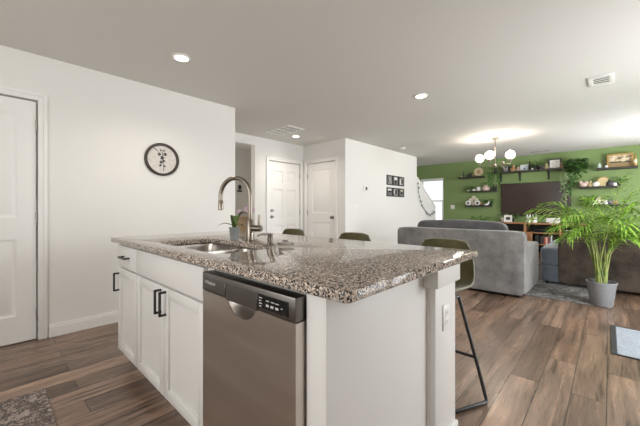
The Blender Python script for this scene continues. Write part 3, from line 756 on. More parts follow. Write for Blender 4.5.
# ------------------------------------------------------------------ bar stools
def make_stool():
    t = thing('bar_stool', '', 'bar stool', (0, 0, 0), 'bar stools behind the island')
    # local: seat faces -Y, origin on the floor below the middle of the seat
    # one-piece shell: profile from front lip to top of back
    prof = [(-0.235, 0.615), (-0.20, 0.635), (-0.08, 0.625), (0.05, 0.615), (0.13, 0.635), (0.18, 0.69), (0.205, 0.76), (0.222, 0.84), (0.23, 0.90), (0.231, 0.912)]
    wd_ = [0.16, 0.185, 0.198, 0.20, 0.20, 0.196, 0.186, 0.172, 0.135, 0.098]
    bm = bmesh.new(); n = 10; top = []; bot = []
    for i, ((y, z), w_) in enumerate(zip(prof, wd_)):
        a = prof[max(i-1, 0)]; b_ = prof[min(i+1, len(prof)-1)]
        ty, tz = b_[0]-a[0], b_[1]-a[1]; l = math.hypot(ty, tz); ny, nz = -tz/l, ty/l
        ra, rb = [], []
        for k in range(n+1):
            x = -1+2*k/n; up = 0.045*abs(x)**2.4; th = 0.028*(1-0.5*abs(x)**4) * (0.6 if i in (0, len(prof)-1) else 1)
            cx, cy, cz = x*w_, y+ny*up, z+nz*up
            ra.append(bm.verts.new((cx, cy+ny*th/2, cz+nz*th/2))); rb.append(bm.verts.new((cx, cy-ny*th/2, cz-nz*th/2)))
        top.append(ra); bot.append(rb)
    for i in range(len(prof)-1):
        for k in range(n):
            bm.faces.new((top[i][k], top[i][k+1], top[i+1][k+1], top[i+1][k])); bm.faces.new((bot[i][k], bot[i+1][k], bot[i+1][k+1], bot[i][k+1]))
        for k in (0, n):
            bm.faces.new((top[i][k], top[i+1][k], bot[i+1][k], bot[i][k]))
    for i in (0, len(prof)-1):
        for k in range(n): bm.faces.new((top[i][k], bot[i][k], bot[i][k+1], top[i][k+1]))
    bmesh.ops.recalc_face_normals(bm, faces=bm.faces[:])
    obj('seat_shell', bm, OLIVE, t)
    edge = [(-w_*1.0, y-0.0, z) for (y, z), w_ in zip(prof, wd_)]
    def lift(i, sx):
        a = prof[max(i-1, 0)]; b_ = prof[min(i+1, len(prof)-1)]; ty, tz = b_[0]-a[0], b_[1]-a[1]; l = math.hypot(ty, tz)
        return (sx*wd_[i], prof[i][0]-tz/l*0.045, prof[i][1]+ty/l*0.045)
    path = [lift(i, -1) for i in range(len(prof))] + [(-wd_[-1]*0.5, prof[-1][0]-0.01, prof[-1][1]+0.004), (wd_[-1]*0.5, prof[-1][0]-0.01, prof[-1][1]+0.004)] + [lift(i, 1) for i in reversed(range(len(prof)))]
    obj('piping', T(path, 0.0055, 6), plain('olive_piping', (0.21, 0.20, 0.13), 0.6), t)
    sf = bmesh.new()
    for s in (-1, 1): tube(sf, [(s*0.13, -0.17, 0.593), (s*0.13, 0.06, 0.588)], 0.009, 8)
    for y in (-0.12, 0.0): tube(sf, [(-0.13, y, 0.590), (0.13, y, 0.590)], 0.009, 8)
    obj('seat_frame', sf, BLACK, t)
    for s in (-1, 1):
        obj('leg', T([(s*0.13, 0.06, 0.595), (s*0.24, 0.06, 0.20), (s*0.283, 0.06, 0.035), (s*0.288, 0.055, 0.018), (s*0.286, 0.045, 0.011)], 0.010, 10), BLACK, t)
        obj('leg', T([(s*0.13, -0.17, 0.593), (s*0.143, -0.25, 0.04), (s*0.145, -0.25, 0.011)], 0.010, 10), BLACK, t)
        obj('sled_runner', T([(s*0.286, 0.045, 0.011), (s*0.265, 0.0, 0.011), (s*0.15, -0.245, 0.011), (s*0.13, -0.255, 0.011)], 0.011, 10), BLACK, t)
    obj('front_rail', T([(-0.135, -0.255, 0.011), (0.135, -0.255, 0.011)], 0.011, 10), BLACK, t)
    obj('footrest', T([(-0.227, 0.06, 0.245), (0.227, 0.06, 0.245)], 0.009, 10), BLACK, t)
    return t
stool = make_stool()
stool.location = (-0.805, 1.905, 0); stool['label'] = 'olive velvet bar stool nearest the end of the island, its black leg in view'
dup(stool, (-1.555, 1.905, 0), 'olive velvet bar stool in the middle of the row behind the island')
dup(stool, (-2.31, 1.905, 0), 'olive velvet bar stool farthest from the post, showing only its top beyond the granite')

# ------------------------------------------------------------------ sofas, rugs, palm
RG = 0.008
tag(obj('area_rug', B(-2.30, 0.02, 4.775, 7.6, 0, RG, 0.003, 1), RUGD), 'charcoal patterned area rug between the two sofas', 'rug')
t = thing('sofa', 'light grey velvet sofa seen from behind, facing the television', 'sofa', (-1.63, 5.05, 0))
obj('back', CUSH(-2.50, -0.765, 4.50, 4.72, 0.035, 0.835, k=22, n=14), SOFA, t)
for s, x0, x1 in ((0, -2.50, -2.27), (1, -0.995, -0.762)):
    obj('arm', CUSH(x0, x1, 4.60, 5.62, 0.035, 0.64, k=16, n=12), SOFA, t)
obj('seat_base', B(-2.28, -0.985, 4.70, 5.58, 0.07, 0.29, 0.02), SOFA, t)
for x0, x1 in ((-2.27, -1.635), (-1.63, -0.995)): obj('seat_cushion', CUSH(x0, x1, 4.78, 5.62, 0.28, 0.47, k=7, sag=0.006), SOFA, t)
obj('back_cushion', CUSH(-2.26, -1.0, 4.66, 4.92, 0.47, 0.955, k=6, n=14, sag=0.012, seed=3), PILLOW, t)
for x in (-2.43, -0.83):
    for y in (4.57, 5.55): obj('foot', L([(0.025, 0), (0.03, 0.055)], (x, y, RG), 10), BLACK, t)
t = thing('sofa', 'dark taupe velvet sofa at the right, its side turned here behind the palm', 'sofa', (0.0, 6.6, 0))
obj('arm', CUSH(-0.545, 0.60, 5.648, 5.88, 0.045, 0.72, k=24, n=16), TAUPE, t)
obj('arm', CUSH(-0.545, 0.60, 7.55, 7.77, 0.045, 0.72, k=14, n=12), TAUPE, t)
obj('back', CUSH(0.36, 0.66, 5.70, 7.72, 0.045, 0.84, k=12, n=12), TAUPE, t)
obj('seat_base', CUSH(-0.755, 0.40, 5.66, 7.76, 0.045, 0.285, k=26, n=14), SEAT_SHEEN, t)
for y0, y1 in ((5.665, 6.71), (6.715, 7.755)): obj('seat_cushion', CUSH(-0.765, 0.40, y0, y1, 0.283, 0.545, k=16, n=14, sag=0.006), SEAT_SHEEN, t)
for y0, y1 in ((5.90, 6.71), (6.73, 7.54)): obj('back_cushion', CUSH(0.12, 0.42, y0, y1, 0.50, 0.87, k=5, sag=0.02, seed=int(y0)), TAUPE, t)
for x in (-0.68, 0.5):
    for y in (5.75, 7.66): obj('foot', L([(0.025, 0), (0.03, 0.045)], (x, y, RG), 10), BLACK, t)
tag(obj('floor_mat', box(bmesh.new(), 0.045, 1.25, 3.30, 4.06, 0, 0.008, 0.003, 1), MATG), 'pale blue grey floor mat with dark edge at the right of the palm', 'mat')
fm = bpy.data.objects['floor_mat']
bm = bmesh.new()
for q in ((0.012, 0.045, 3.285, 4.075), (1.25, 1.283, 3.285, 4.075), (0.045, 1.25, 3.285, 3.30), (0.045, 1.25, 4.06, 4.075)): box(bm, *q, 0, 0.009, 0.002, 1)
eo = obj('edge_binding', bm, CHAR, fm); eo['label'] = 'charcoal edge binding'
# kitchen rug lower left
tag(obj('kitchen_rug', B(-2.57, -1.35, -0.60, 0.245, 0, 0.007, 0.003, 1), RUGK), 'brown patterned rug on kitchen floor at lower left', 'rug')

# areca palm
PX, PY = -0.065, 4.86
t = thing('areca_palm', 'bright green feathery palm in a grey pot beside the taupe sofa', 'potted plant', (PX, PY, 0))
obj('pot', L([(0.0, 0), (0.098, 0), (0.102, 0.006), (0.132, 0.255), (0.141, 0.257), (0.141, 0.275), (0.132, 0.275), (0.126, 0.235), (0.0, 0.235)], (PX, PY, RG), 36), POTM, t)
obj('soil', L([(0.127, 0.236), (0.06, 0.246), (0, 0.25)], (PX, PY, RG), 24), SOIL, t)
def frond(base, mid, tip, lmax, n=26, seed=0, droop=0.35):
    rnd = random.Random(seed); base, mid, tip = Vector(base), Vector(mid), Vector(tip)
    P = lambda f: base*(1-f)**2 + mid*2*f*(1-f) + tip*f*f
    D = lambda f: ((mid-base)*(1-f) + (tip-mid)*f).normalized()
    st = T([P(k/14) for k in range(15)], [0.0068*(1-k/14)+0.0012 for k in range(15)], 6)
    lv = bmesh.new()
    for k in range(n):
        f = 0.36 + 0.64*k/(n-1); p = P(f); d = D(f); s = d.cross(Vector((0, 0, 1)))
        if s.length < 1e-3: s = Vector((1, 0, 0))
        s.normalize(); up = s.cross(d).normalized()
        g = (f-0.36)/0.64; ll = lmax*(0.55 + 0.9*g - 1.15*g*g)*(0.9+0.2*rnd.random())
        for sg in (-1, 1):
            dd_ = d*(0.75+0.5*g) + s*sg*(0.85-0.3*g) + up*(0.12+rnd.uniform(-0.38, 0.38)); dd_.normalize()
            blade2(lv, p, dd_, ll, 0.020+0.004*rnd.random(), droop*(0.7+0.6*rnd.random()))
    return st, lv
def blade2(bm, p, d, ln, wd, droop, n=4):
    s = d.cross(Vector((0, 0, 1)))
    if s.length < 1e-3: s = Vector((1, 0, 0))
    s.normalize(); rows = []
    for k in range(n+1):
        f = k/n; c = p + d*ln*f - Vector((0, 0, droop*ln*f*f)); ww = wd*0.5*(1-f**2.2)*(0.45+0.55*min(1, f*4)) + 0.0006
        rows.append((bm.verts.new(c - s*ww + Vector((0, 0, ww*0.5))), bm.verts.new(c), bm.verts.new(c + s*ww + Vector((0, 0, ww*0.5)))))
    for a, b_ in zip(rows, rows[1:]):
        for k in range(2): bm.faces.new((a[k], a[k+1], b_[k+1], b_[k]))
# (sideways, height at the tip, toward the room, arch height at middle)
FR = [(-0.74, 1.04, 0.10, 1.24), (-0.62, 1.12, 0.30, 1.30), (-0.60, 1.04, -0.22, 1.26), (-0.40, 1.22, 0.38, 1.24), (-0.22, 1.26, -0.10, 1.10), (-0.46, 0.86, -0.10, 1.20),
      (0.02, 1.28, 0.25, 1.05), (0.20, 1.22, -0.25, 1.10), (0.50, 1.56, 0.22, 1.20), (0.42, 1.36, 0.02, 1.10), (0.66, 1.14, 0.30, 1.30), (0.74, 1.02, -0.05, 1.30), (0.64, 0.70, -0.20, 1.15), (0.26, 0.88, -0.42, 1.20), (-0.12, 0.96, -0.42, 1.26), (0.34, 1.02, 0.45, 1.20), (-0.28, 1.02, 0.15, 1.22), (0.10, 1.05, 0.05, 1.10),
      (-0.38, 0.80, 0.12, 1.02), (0.36, 0.80, -0.12, 1.00), (0.58, 0.88, 0.12, 1.08), (-0.55, 0.92, 0.02, 1.10), (0.14, 0.78, -0.30, 1.00), (0.56, 1.10, -0.15, 1.16), (-0.14, 1.16, 0.32, 1.10), (0.30, 1.30, 0.30, 1.12)]
rnd = random.Random(11)
for k, (s_, hz, dp, arch) in enumerate(FR):
    a = 2*PI*k/len(FR)*3.0; b0 = Vector((PX + 0.045*math.cos(a), PY + 0.045*math.sin(a), 0.24))
    tip = Vector((PX, PY, hz-0.03)) + rtv*s_ + fwv*dp
    mid = Vector((PX, PY, arch-0.02)) + rtv*s_*0.27 + fwv*dp*0.27
    stb, lvb = frond(b0, mid, tip, 0.36, n=14, seed=k, droop=0.5)
    fo = obj('frond', lvb, PALM, t); obj('frond_stem', stb, PALMST, fo)
for k in range(5):
    a = 2*PI*k/5+0.4; 
    obj('cane', T([(PX+0.04*math.cos(a), PY+0.04*math.sin(a), 0.235), (PX+0.055*math.cos(a), PY+0.055*math.sin(a), 0.42), (PX+0.085*math.cos(a), PY+0.085*math.sin(a), 0.62)], [0.012, 0.010, 0.006], 8), PALMST, t)

# ------------------------------------------------------------------ things on the white walls
# round botanical art on the left wall
ay, az, ar = 1.302, 1.66, 0.178
t = thing('round_wall_art', 'round dark framed wall art with a botanical sprig on left white wall', 'wall art', (-3.58, ay, az-ar))
obj('frame', L([(ar, 0.0), (ar, 0.020), (ar-0.012, 0.026), (ar-0.026, 0.022), (ar-0.028, 0.008)], (-3.58, ay, az), 48, 'x', cap=False), plain('dark_bronze', (0.045, 0.036, 0.03), 0.5), t)
obj('backing_disc', L([(ar-0.02, 0.001), (ar-0.02, 0.008), (0, 0.008)], (-3.58, ay, az), 40, 'x'), plain('pale_linen', (0.66, 0.62, 0.58), 0.7), t)
mt = bmesh.new(); xx = -3.570
spine = [(0.015, -0.12), (0.012, -0.05), (0.0, 0.0), (0.004, 0.05), (0.0, 0.10)]
tube(mt, [(xx, ay+a, az+b_) for a, b_ in spine], 0.0022, 6); tube(mt, [(xx, ay-0.09, az+0.12), (xx, ay-0.045, az+0.085)], 0.003, 6)
for a, b_, r in ((-0.03, 0.055, 0.024), (0.03, 0.06, 0.024), (0.0, 0.02, 0.028), (-0.012, -0.03, 0.022), (0.018, -0.015, 0.018), (-0.02, -0.065, 0.018), (0.025, -0.07, 0.014), (-0.015, 0.1, 0.013), (0.02, 0.1, 0.013)):
    for j in range(5):
        q = 2*PI*j/5+a*40; leaf(mt, (xx, ay+a, az+b_), (0, math.cos(q), math.sin(q)), (1, 0, 0), r, r*0.6, 0.02)
obj('botanical_sprig', mt, CHAR, t)
def plate_x(name, label, x, y, z, wd_, ht, toggles, cat='light switch', group=None):
    t = thing(name, label, cat, (x, y, z-ht/2), group)
    obj('cover_plate', B(x, x+0.006, y-wd_/2, y+wd_/2, z-ht/2, z+ht/2, 0.002), WHITEP, t)
    for k in range(toggles):
        yy = y + (k-(toggles-1)/2)*0.046; obj('rocker', B(x+0.005, x+0.011, yy-0.016, yy+0.016, z-0.034, z+0.034, 0.002), WHITEP, t)
plate_x('light_switch', 'white rocker switch plate on left wall behind the faucet head', -3.58, 1.99, 1.15, 0.08, 0.118, 1)
plate_x('light_switch', 'white double switch plate on the wall below the thermostat', -3.58, 4.86, 1.15, 0.125, 0.118, 2)
t = thing('thermostat', 'small thermostat with dark screen on white wall left of the photographs', 'thermostat', (-3.58, 5.16, 1.48))
obj('body', B(-3.58, -3.556, 5.09, 5.215, 1.485, 1.575, 0.004), WHITEP, t); obj('screen', B(-3.557, -3.554, 5.15, 5.205, 1.498, 1.562), CHAR, t)
# six photographs
for r, (z0, z1, rl) in enumerate(((1.655, 1.875, 'upper'), (1.40, 1.60, 'lower'))):
    for k, nm in enumerate(('left', 'middle', 'right')):
        y0 = 5.98 + k*0.265; y1 = y0+0.245
        lab = {('upper', 'left'): 'upper left of six dark framed monochrome photographs on the white wall', ('upper', 'middle'): 'upper middle of six dark framed photographs, bright patch at its top', ('upper', 'right'): 'upper right of six dark framed photographs, white strip down its left',
               ('lower', 'left'): 'lower left of six dark framed photographs, with a white sky over dark shape', ('lower', 'middle'): 'lower middle of six dark framed photographs on the white wall', ('lower', 'right'): 'lower right of six dark framed photographs, yellow patch at its top'}[(rl, nm)]
        t = thing('framed_photo', lab, 'picture frame', (-3.58, (y0+y1)/2, z0), 'six framed photographs on the white wall')
        f = bmesh.new(); m_ = 0.024
        for q in ((y0, y0+m_, z0, z1), (y1-m_, y1, z0, z1), (y0+m_, y1-m_, z0, z0+m_), (y0+m_, y1-m_, z1-m_, z1)): box(f, -3.58, -3.562, *q, 0.002, 1)
        obj('frame', f, plain('frame_black', (0.03, 0.03, 0.03), 0.4), t)
        ph = obj('photo', B(-3.575, -3.570, y0+m_-0.002, y1-m_+0.002, z0+m_-0.002, z1-m_+0.002), plain('photo_grey', (0.17, 0.165, 0.16), 0.4, var=0.5, scale=22) if (r+k) % 2 else plain('photo_mid', (0.26, 0.255, 0.24), 0.4, var=0.5, scale=18), t)
        sh = bmesh.new(); x_ = -3.5699; cy_ = (y0+y1)/2; hz = z1-z0
        wh = bmesh.new()
        def rect(bm, a, b_, c, d): box(bm, x_, x_+0.0012, y0+m_+a*(y1-y0-2*m_), y0+m_+b_*(y1-y0-2*m_), z0+m_+c*(hz-2*m_), z0+m_+d*(hz-2*m_))
        wr, dk = {(0, 0): ((0.45, 0.6, 0.3, 0.85), (0.2, 0.4, 0.2, 0.8)), (0, 1): ((0.15, 0.85, 0.6, 0.95), (0.3, 0.7, 0.1, 0.5)), (0, 2): ((0.1, 0.4, 0.05, 0.75), (0.5, 0.85, 0.2, 0.75)),
                  (1, 0): ((0.1, 0.85, 0.7, 0.95), (0.2, 0.9, 0.45, 0.68)), (1, 1): ((0.08, 0.3, 0.3, 0.9), (0.4, 0.75, 0.2, 0.85)), (1, 2): ((0.3, 0.85, 0.72, 0.92), (0.3, 0.8, 0.3, 0.6))}[(r, k)]
        rect(wh, *wr); obj('bright_patch', wh, CREAM if (r, k) == (1, 2) else WHITEC, ph); rect(sh, *dk); obj('dark_figure', sh, CHAR, ph)
# hallway control plate and dresser seen through the opening
t = thing('intercom_panel', 'small dark oval device on grey hallway wall behind the faucet', 'wall control', (-5.98, 3.80, 1.52))
obj('body', BALL((-5.966, 3.80, 1.60), 0.055, 14, (0.3, 0.75, 1)), CHAR, t); obj('base_plate', B(-5.98, -5.965, 3.745, 3.855, 1.50, 1.535, 0.003), CHAR, t)
t = thing('hall_cabinet', 'tan wooden cabinet in the hallway glimpsed behind the faucet', 'cabinet', (-5.72, 3.75, 0))
obj('body', B(-5.96, -5.50, 3.45, 4.2, 0.04, 0.93, 0.004), WOODL, t); obj('top', B(-5.97, -5.48, 3.43, 4.22, 0.93, 0.955, 0.004), WOODL, t)
obj('door', B(-5.499, -5.485, 3.47, 3.82, 0.08, 0.91, 0.003), WOODL, t); obj('door', B(-5.499, -5.485, 3.83, 4.18, 0.08, 0.91, 0.003), WOODL, t)
obj('plinth', B(-5.94, -5.52, 3.48, 4.17, 0, 0.04), SHELFW, t)
# leaf garland on the stair wall
t = thing('leaf_garland', 'string garland of small grey leaves drooping along the stair half wall', 'garland', (-3.56, 7.9, 0.9))
gp = [(7.47, 1.80), (7.52, 1.62), (7.60, 1.42), (7.72, 1.24), (7.88, 1.10), (8.06, 1.02), (8.28, 0.98), (8.46, 1.06)]
obj('string', T([(-3.572, y, z) for y, z in gp], 0.002, 6), CHAR, t)
gl = bmesh.new(); rnd = random.Random(8)
for k in range(13):
    f = k/12*(len(gp)-1.001); i = int(f); f -= i; y = gp[i][0]*(1-f)+gp[i+1][0]*f; z = gp[i][1]*(1-f)+gp[i+1][1]*f
    for j in range(2): leaf(gl, (-3.57, y, z), (0.15, rnd.uniform(-0.8, 0.8), -rnd.uniform(0.3, 1)), (1, 0, 0), rnd.uniform(0.07, 0.12), 0.045, 0.2)
obj('leaves', gl, plain('dusty_leaf', (0.20, 0.20, 0.17), 0.7), t)
# ------------------------------------------------------------------ green wall: television, shelves and what stands on them
t = thing('television', 'large black flat television mounted on the green wall', 'television', (-1.33, 9.05, 0.93))
obj('housing', B(-2.035, -0.635, 9.035, 9.07, 0.945, 1.765, 0.006), BLACK, t)
obj('screen', B(-2.02, -0.65, 9.031, 9.037, 0.965, 1.752, 0.001, 1), plain('screen_glass', (0.042, 0.026, 0.020), 0.2, spec=0.35), t)  # warm brown room reflection is tinted into the screen's base colour
obj('wall_mount', B(-1.55, -1.1, 9.07, 9.10, 1.2, 1.5), BLACK, t)
x_, z_ = at(452.5, 207, 9.09)
t = thing('light_switch', 'white switch plate on green wall between window and shelves', 'light switch', (x_, 9.1, z_-0.06))
obj('cover_plate', B(x_-0.058, x_+0.058, 9.094, 9.1, z_-0.058, z_+0.058, 0.002), WHITEP, t)
for s in (-1, 1): obj('rocker', B(x_+s*0.023-0.015, x_+s*0.023+0.015, 9.089, 9.095, z_-0.034, z_+0.034, 0.002), WHITEP, t)
YS = 8.98
def shelf(name, label, x0, x1, z, group=None, depth=0.20, th=0.035, brackets=()):
    t = thing(name, label, 'shelf', ((x0+x1)/2, 9.1, z-th), group)
    b_ = bmesh.new(); box(b_, x0, x1, 9.1-depth, 9.1, z-th, z, 0.003)
    obj('board', b_, SHELFW, t)
    obj('front_edge', B(x0, x1, 9.1-depth-0.008, 9.1-depth, z-th, z+0.006, 0.002, 1), SHELFW, t)
    for x in brackets:
        k = bmesh.new(); box(k, x-0.02, x+0.02, 9.092, 9.1, z-th-0.20, z-th, 0.002); box(k, x-0.02, x+0.02, 9.1-depth+0.01, 9.1, z-th-0.012, z-th, 0.002)
        tube(k, [(x, 9.094, z-th-0.18), (x, 9.1-depth*0.65, z-th-0.09), (x, 9.1-depth+0.03, z-th-0.01)], 0.009, 8)
        obj('bracket', k, BLACK, t)
    return t
G = 'black floating shelves on the green wall'
zA = zD = 1.99; zB = zE = 1.60; zC = zF = 1.215; zL = 2.055
shelf('wall_shelf', 'top left black floating shelf by the window with round gold ornament', -3.07, -2.42, zA, G)
shelf('wall_shelf', 'middle left black floating shelf with white mugs beside television', -2.78, -2.13, zB, G)
shelf('wall_shelf', 'bottom left black floating shelf with white round ornaments', -2.88, -2.25, zC, G)
shelf('wall_shelf', 'top right black floating shelf carrying the gold framed picture', -0.20, 0.425, zD, G)
shelf('wall_shelf', 'middle right black floating shelf with gold arched ornament', -0.48, 0.17, zE, G)
shelf('wall_shelf', 'bottom right black floating shelf partly behind the palm fronds', -0.37, 0.28, zF, G)
shelf('long_shelf', 'long bracketed black shelf above the television', -2.20, -0.74, zL, None, 0.22, 0.03, (-1.63, -1.05, -2.05))
def on(u, Y=YS): return at(u, 200, Y)[0]
def single(name, bm, mat, label, cat, group=None): return tag(obj(name, bm, mat), label, cat, group)
def vase(x, z, prof, mat, name, label, cat, Y=YS): return single(name, L(prof, (x, Y, z), 18), mat, label, cat)
def tuft(x, y, z, n, rx, rz, ll, seed, wd=0.5, down=0.0):
    rnd = random.Random(seed); bm = bmesh.new()
    for k in range(n):
        a = rnd.random()*2*PI; r = rnd.random()**0.6*rx
        p = Vector((x + r*math.cos(a), y + min(0.5*rx, r*0.6)*math.sin(a), z + rnd.random()*rz))
        d = Vector((math.cos(a), math.sin(a)*0.7-0.2, rnd.uniform(-0.5, 0.8)-down))
        leaf(bm, p, d, (rnd.uniform(-0.4, 0.4), -0.5, 1), ll*rnd.uniform(0.7, 1.2), ll*wd*rnd.uniform(0.8, 1.2), 0.15, 0.2)
    return bm
def pot_plant(x, z, pr, ph, potmat, n, rx, rz, ll, mat, label, seed, name='potted_plant', Y=YS, wd=0.5):
    t = thing(name, label, 'potted plant', (x, Y, z))
    obj('pot', L([(pr*0.75, 0), (pr*0.8, 0.003), (pr, ph), (pr*0.88, ph), (pr*0.85, ph*0.85), (0, ph*0.85)], (x, Y, z), 18), potmat, t)
    stb = bmesh.new(); rnd = random.Random(seed)
    for k in range(5):
        a = rnd.random()*6.3; tube(stb, [(x, Y, z+ph*0.85), (x+rx*0.3*math.cos(a), Y+rx*0.2*math.sin(a), z+ph+rz*0.6)], 0.003, 5)
    obj('stems', stb, mat, t)
    obj('foliage', tuft(x, Y, z+ph*0.9, n, rx, rz, ll, seed, wd), mat, t)
    return t
def figurine(x, z, h_, mat, label, name='figurine', Y=YS, cat='figurine', wide=1.0):
    bm = L([(0.42*h_*wide*0.5, 0), (0.45*h_*wide*0.5, 0.04*h_), (0.36*h_*wide*0.5, 0.35*h_), (0.2*h_*wide*0.5, 0.6*h_), (0.12*h_*wide*0.5, 0.66*h_)], (x, Y, z), 16)
    ball(bm, (x, Y, z+0.80*h_), 0.2*h_, 12); 
    for s in (-1, 1): tube(bm, [(x+s*0.16*h_*wide, Y, z+0.55*h_), (x+s*0.28*h_*wide, Y-0.02, z+0.35*h_), (x+s*0.2*h_*wide, Y-0.05, z+0.2*h_)], 0.05*h_, 8)
    return single(name, bm, mat, label, cat)
def frame_y(name, x, z, wd_, ht, fmat, imat, label, Y=9.03, m_=0.02, matw=0.0, cat='picture frame', tilt=0.0):
    t = thing(name, label, cat, (x, Y, z))
    f = bmesh.new()
    for q in ((x-wd_/2, x-wd_/2+m_, z, z+ht), (x+wd_/2-m_, x+wd_/2, z, z+ht), (x-wd_/2+m_, x+wd_/2-m_, z, z+m_), (x-wd_/2+m_, x+wd_/2-m_, z+ht-m_, z+ht)): box(f, q[0], q[1], Y, Y+0.02, q[2], q[3], 0.002, 1)
    obj('frame', f, fmat, t)
    if matw: obj('mount', B(x-wd_/2+m_, x+wd_/2-m_, Y+0.008, Y+0.012, z+m_, z+ht-m_), WHITEC, t)
    obj('print', B(x-wd_/2+m_+matw, x+wd_/2-m_-matw, Y+0.006, Y+0.015, z+m_+matw, z+ht-m_-matw), imat, t)
    return t
# shelf A: window side, top
x = on(463.5); tt = thing('candlestick', 'slim black candlestick on the top left shelf', 'candlestick', (x, YS, zA))
obj('holder', L([(0.035, 0), (0.035, 0.008), (0.008, 0.015), (0.008, 0.05), (0.016, 0.06), (0.016, 0.07)], (x, YS, zA), 14), BLACK, tt); obj('candle', L([(0.011, 0.065), (0.010, 0.17), (0.002, 0.18)], (x, YS, zA), 12), CHAR, tt)
single('shell', BALL((on(461.5), YS, zA+0.02), 0.03, 12, (1, 0.8, 0.62)), CREAM, 'small cream shell at the far left of the top left shelf', 'ornament')
bm = bmesh.new(); x = on(469.5)
a_ = [bm.verts.new(v) for v in ((x-0.09, YS-0.04, zA), (x+0.09, YS-0.04, zA), (x+0.09, YS+0.04, zA), (x-0.09, YS+0.04, zA), (x+0.03, YS-0.02, zA+0.13), (x+0.03, YS+0.02, zA+0.13))]
for f in ((0, 3, 2, 1), (0, 1, 4), (1, 2, 5, 4), (2, 3, 5), (3, 0, 4, 5)): bm.faces.new([a_[i] for i in f])
bmesh.ops.bevel(bm, geom=bm.edges[:], offset=0.006, segments=2, affect='EDGES')
single('wedge_ornament', bm, CHAR, 'black wedge shaped ornament on the top left shelf', 'ornament')
figurine(on(473.3), zA, 0.085, TERRA, 'little tan figurine on top left shelf beside the gold ornament')
x = on(478.6); t = thing('round_ornament', 'round pale gold openwork ornament on the top left shelf', 'ornament', (x, YS, zA))
R_ = 0.115
obj('ring', L([(R_, -0.014), (R_, 0.014), (R_-0.022, 0.018), (R_-0.022, -0.018), (R_, -0.014)], (x, YS, zA+R_+0.012), 30, 'y', cap=False), BRASS, t)
obj('disc', L([(0, -0.006), (R_-0.018, -0.006), (R_-0.018, 0.006), (0, 0.006)], (x, YS, zA+R_+0.012), 30, 'y'), CREAM, t)
bm = bmesh.new()
for a in range(0, 360, 60):
    q = math.radians(a+15); leaf(bm, (x, YS-0.012, zA+R_+0.012), (math.cos(q), 0, math.sin(q)), (0, -1, 0), 0.085, 0.035, 0.05)
obj('leaf_motif', bm, GOLD, t); obj('stand', B(x-0.05, x+0.05, YS-0.025, YS+0.025, zA, zA+0.016, 0.003), SHELFW, t)
# shelf B
pot_plant(on(468.5), zB+0.0 if on(468.5) > -2.78 else zB, 0.035, 0.05, CREAM, 46, 0.10, 0.10, 0.065, IVY, 'dark leafy plant spilling off the left end of the middle left shelf', 21, Y=8.98)
vase(on(474), zB, [(0.045, 0), (0.05, 0.01), (0.04, 0.05), (0.02, 0.06), (0, 0.06)], WHITEC, 'white_bowl', 'low white bowl turned over on the middle left shelf', 'bowl')
x = on(478.3); t = thing('mug', 'white mug on the middle left shelf', 'mug', (x, YS, zB)); obj('body', L([(0.04, 0), (0.048, 0.005), (0.05, 0.11), (0.044, 0.11), (0.042, 0.01), (0, 0.01)], (x, YS, zB)), WHITEC, t)
obj('handle', T([(x+0.045, YS-0.01, zB+0.09), (x+0.08, YS-0.02, zB+0.08), (x+0.08, YS-0.02, zB+0.04), (x+0.045, YS-0.01, zB+0.025)], 0.007, 8), WHITEC, t)
x = on(485.8); t = thing('round_vase', 'round blush vase with sprigs on the middle left shelf', 'vase', (x, YS, zB))
obj('body', L([(0.05, 0), (0.085, 0.04), (0.09, 0.085), (0.06, 0.13), (0.035, 0.145), (0.04, 0.155), (0.03, 0.15), (0, 0.14)], (x, YS, zB), 20), PINKW, t); obj('sprigs', tuft(x, YS, zB+0.14, 26, 0.10, 0.08, 0.06, 5), GRASS, t)
for k, (u, hh_, nm) in enumerate(((491.2, 0.11, 'short'), (493.6, 0.17, 'middle'), (496, 0.14, 'end'))):
    vase(on(u), zB, [(0.022, 0), (0.026, 0.005), (0.024, hh_*0.6), (0.011, hh_*0.75), (0.011, hh_), (0, hh_)], CHAR if k != 1 else BLKGLOSS, 'bottle', {'short': 'shortest of three black bottles on the middle left shelf', 'middle': 'tallest of three black bottles on the middle left shelf', 'end': 'black bottle at the right end of the middle left shelf'}[nm], 'bottle')
# shelf C: stacked round ornaments
for u, v, rr_, m_, lab in ((468.3, 202.3, 0.068, WHITEC, 'white ring ornament at left end of the bottom left shelf'), (477.6, 202.3, 0.068, WHITEC, 'white ring ornament at the right of the ring pile on the bottom left shelf')):
    x = on(u); t = thing('ring_ornament', lab, 'ornament', (x, YS, zC), 'ring ornaments on the bottom left shelf')
    obj('ring', L([(rr_, -0.02), (rr_, 0.02), (rr_*0.45, 0.025), (rr_*0.45, -0.025), (rr_, -0.02)], (x, YS, zC+rr_), 24, 'y', cap=False), m_, t)
    obj('centre', L([(0, -0.012), (rr_*0.5, -0.012), (rr_*0.5, 0.012), (0, 0.012)], (x, YS, zC+rr_), 20, 'y'), SHELFW, t)
x = on(473); t = thing('stacked_baskets', 'cream and brown round baskets piled up on the bottom left shelf', 'basket', (x, YS+0.055, zC))
for dx, dz, rr_ in ((0, 0.055, 0.055), (-0.065, 0.15, 0.055), (0.065, 0.15, 0.055), (0.005, 0.215, 0.05)):
    obj('basket', L([(0, -0.02), (rr_, -0.02), (rr_*1.02, 0.0), (rr_, 0.02), (0, 0.02)], (x+dx, YS+0.055, zC+dz), 20, 'y'), CREAM, t)
figurine(on(481.6), zC, 0.10, TERRA, 'brown figurine on bottom left shelf between rings and plant')
pot_plant(on(486.3), zC, 0.045, 0.06, CHAR, 44, 0.12, 0.14, 0.07, GRASS, 'green bushy plant on the bottom left shelf', 23, Y=9.03)
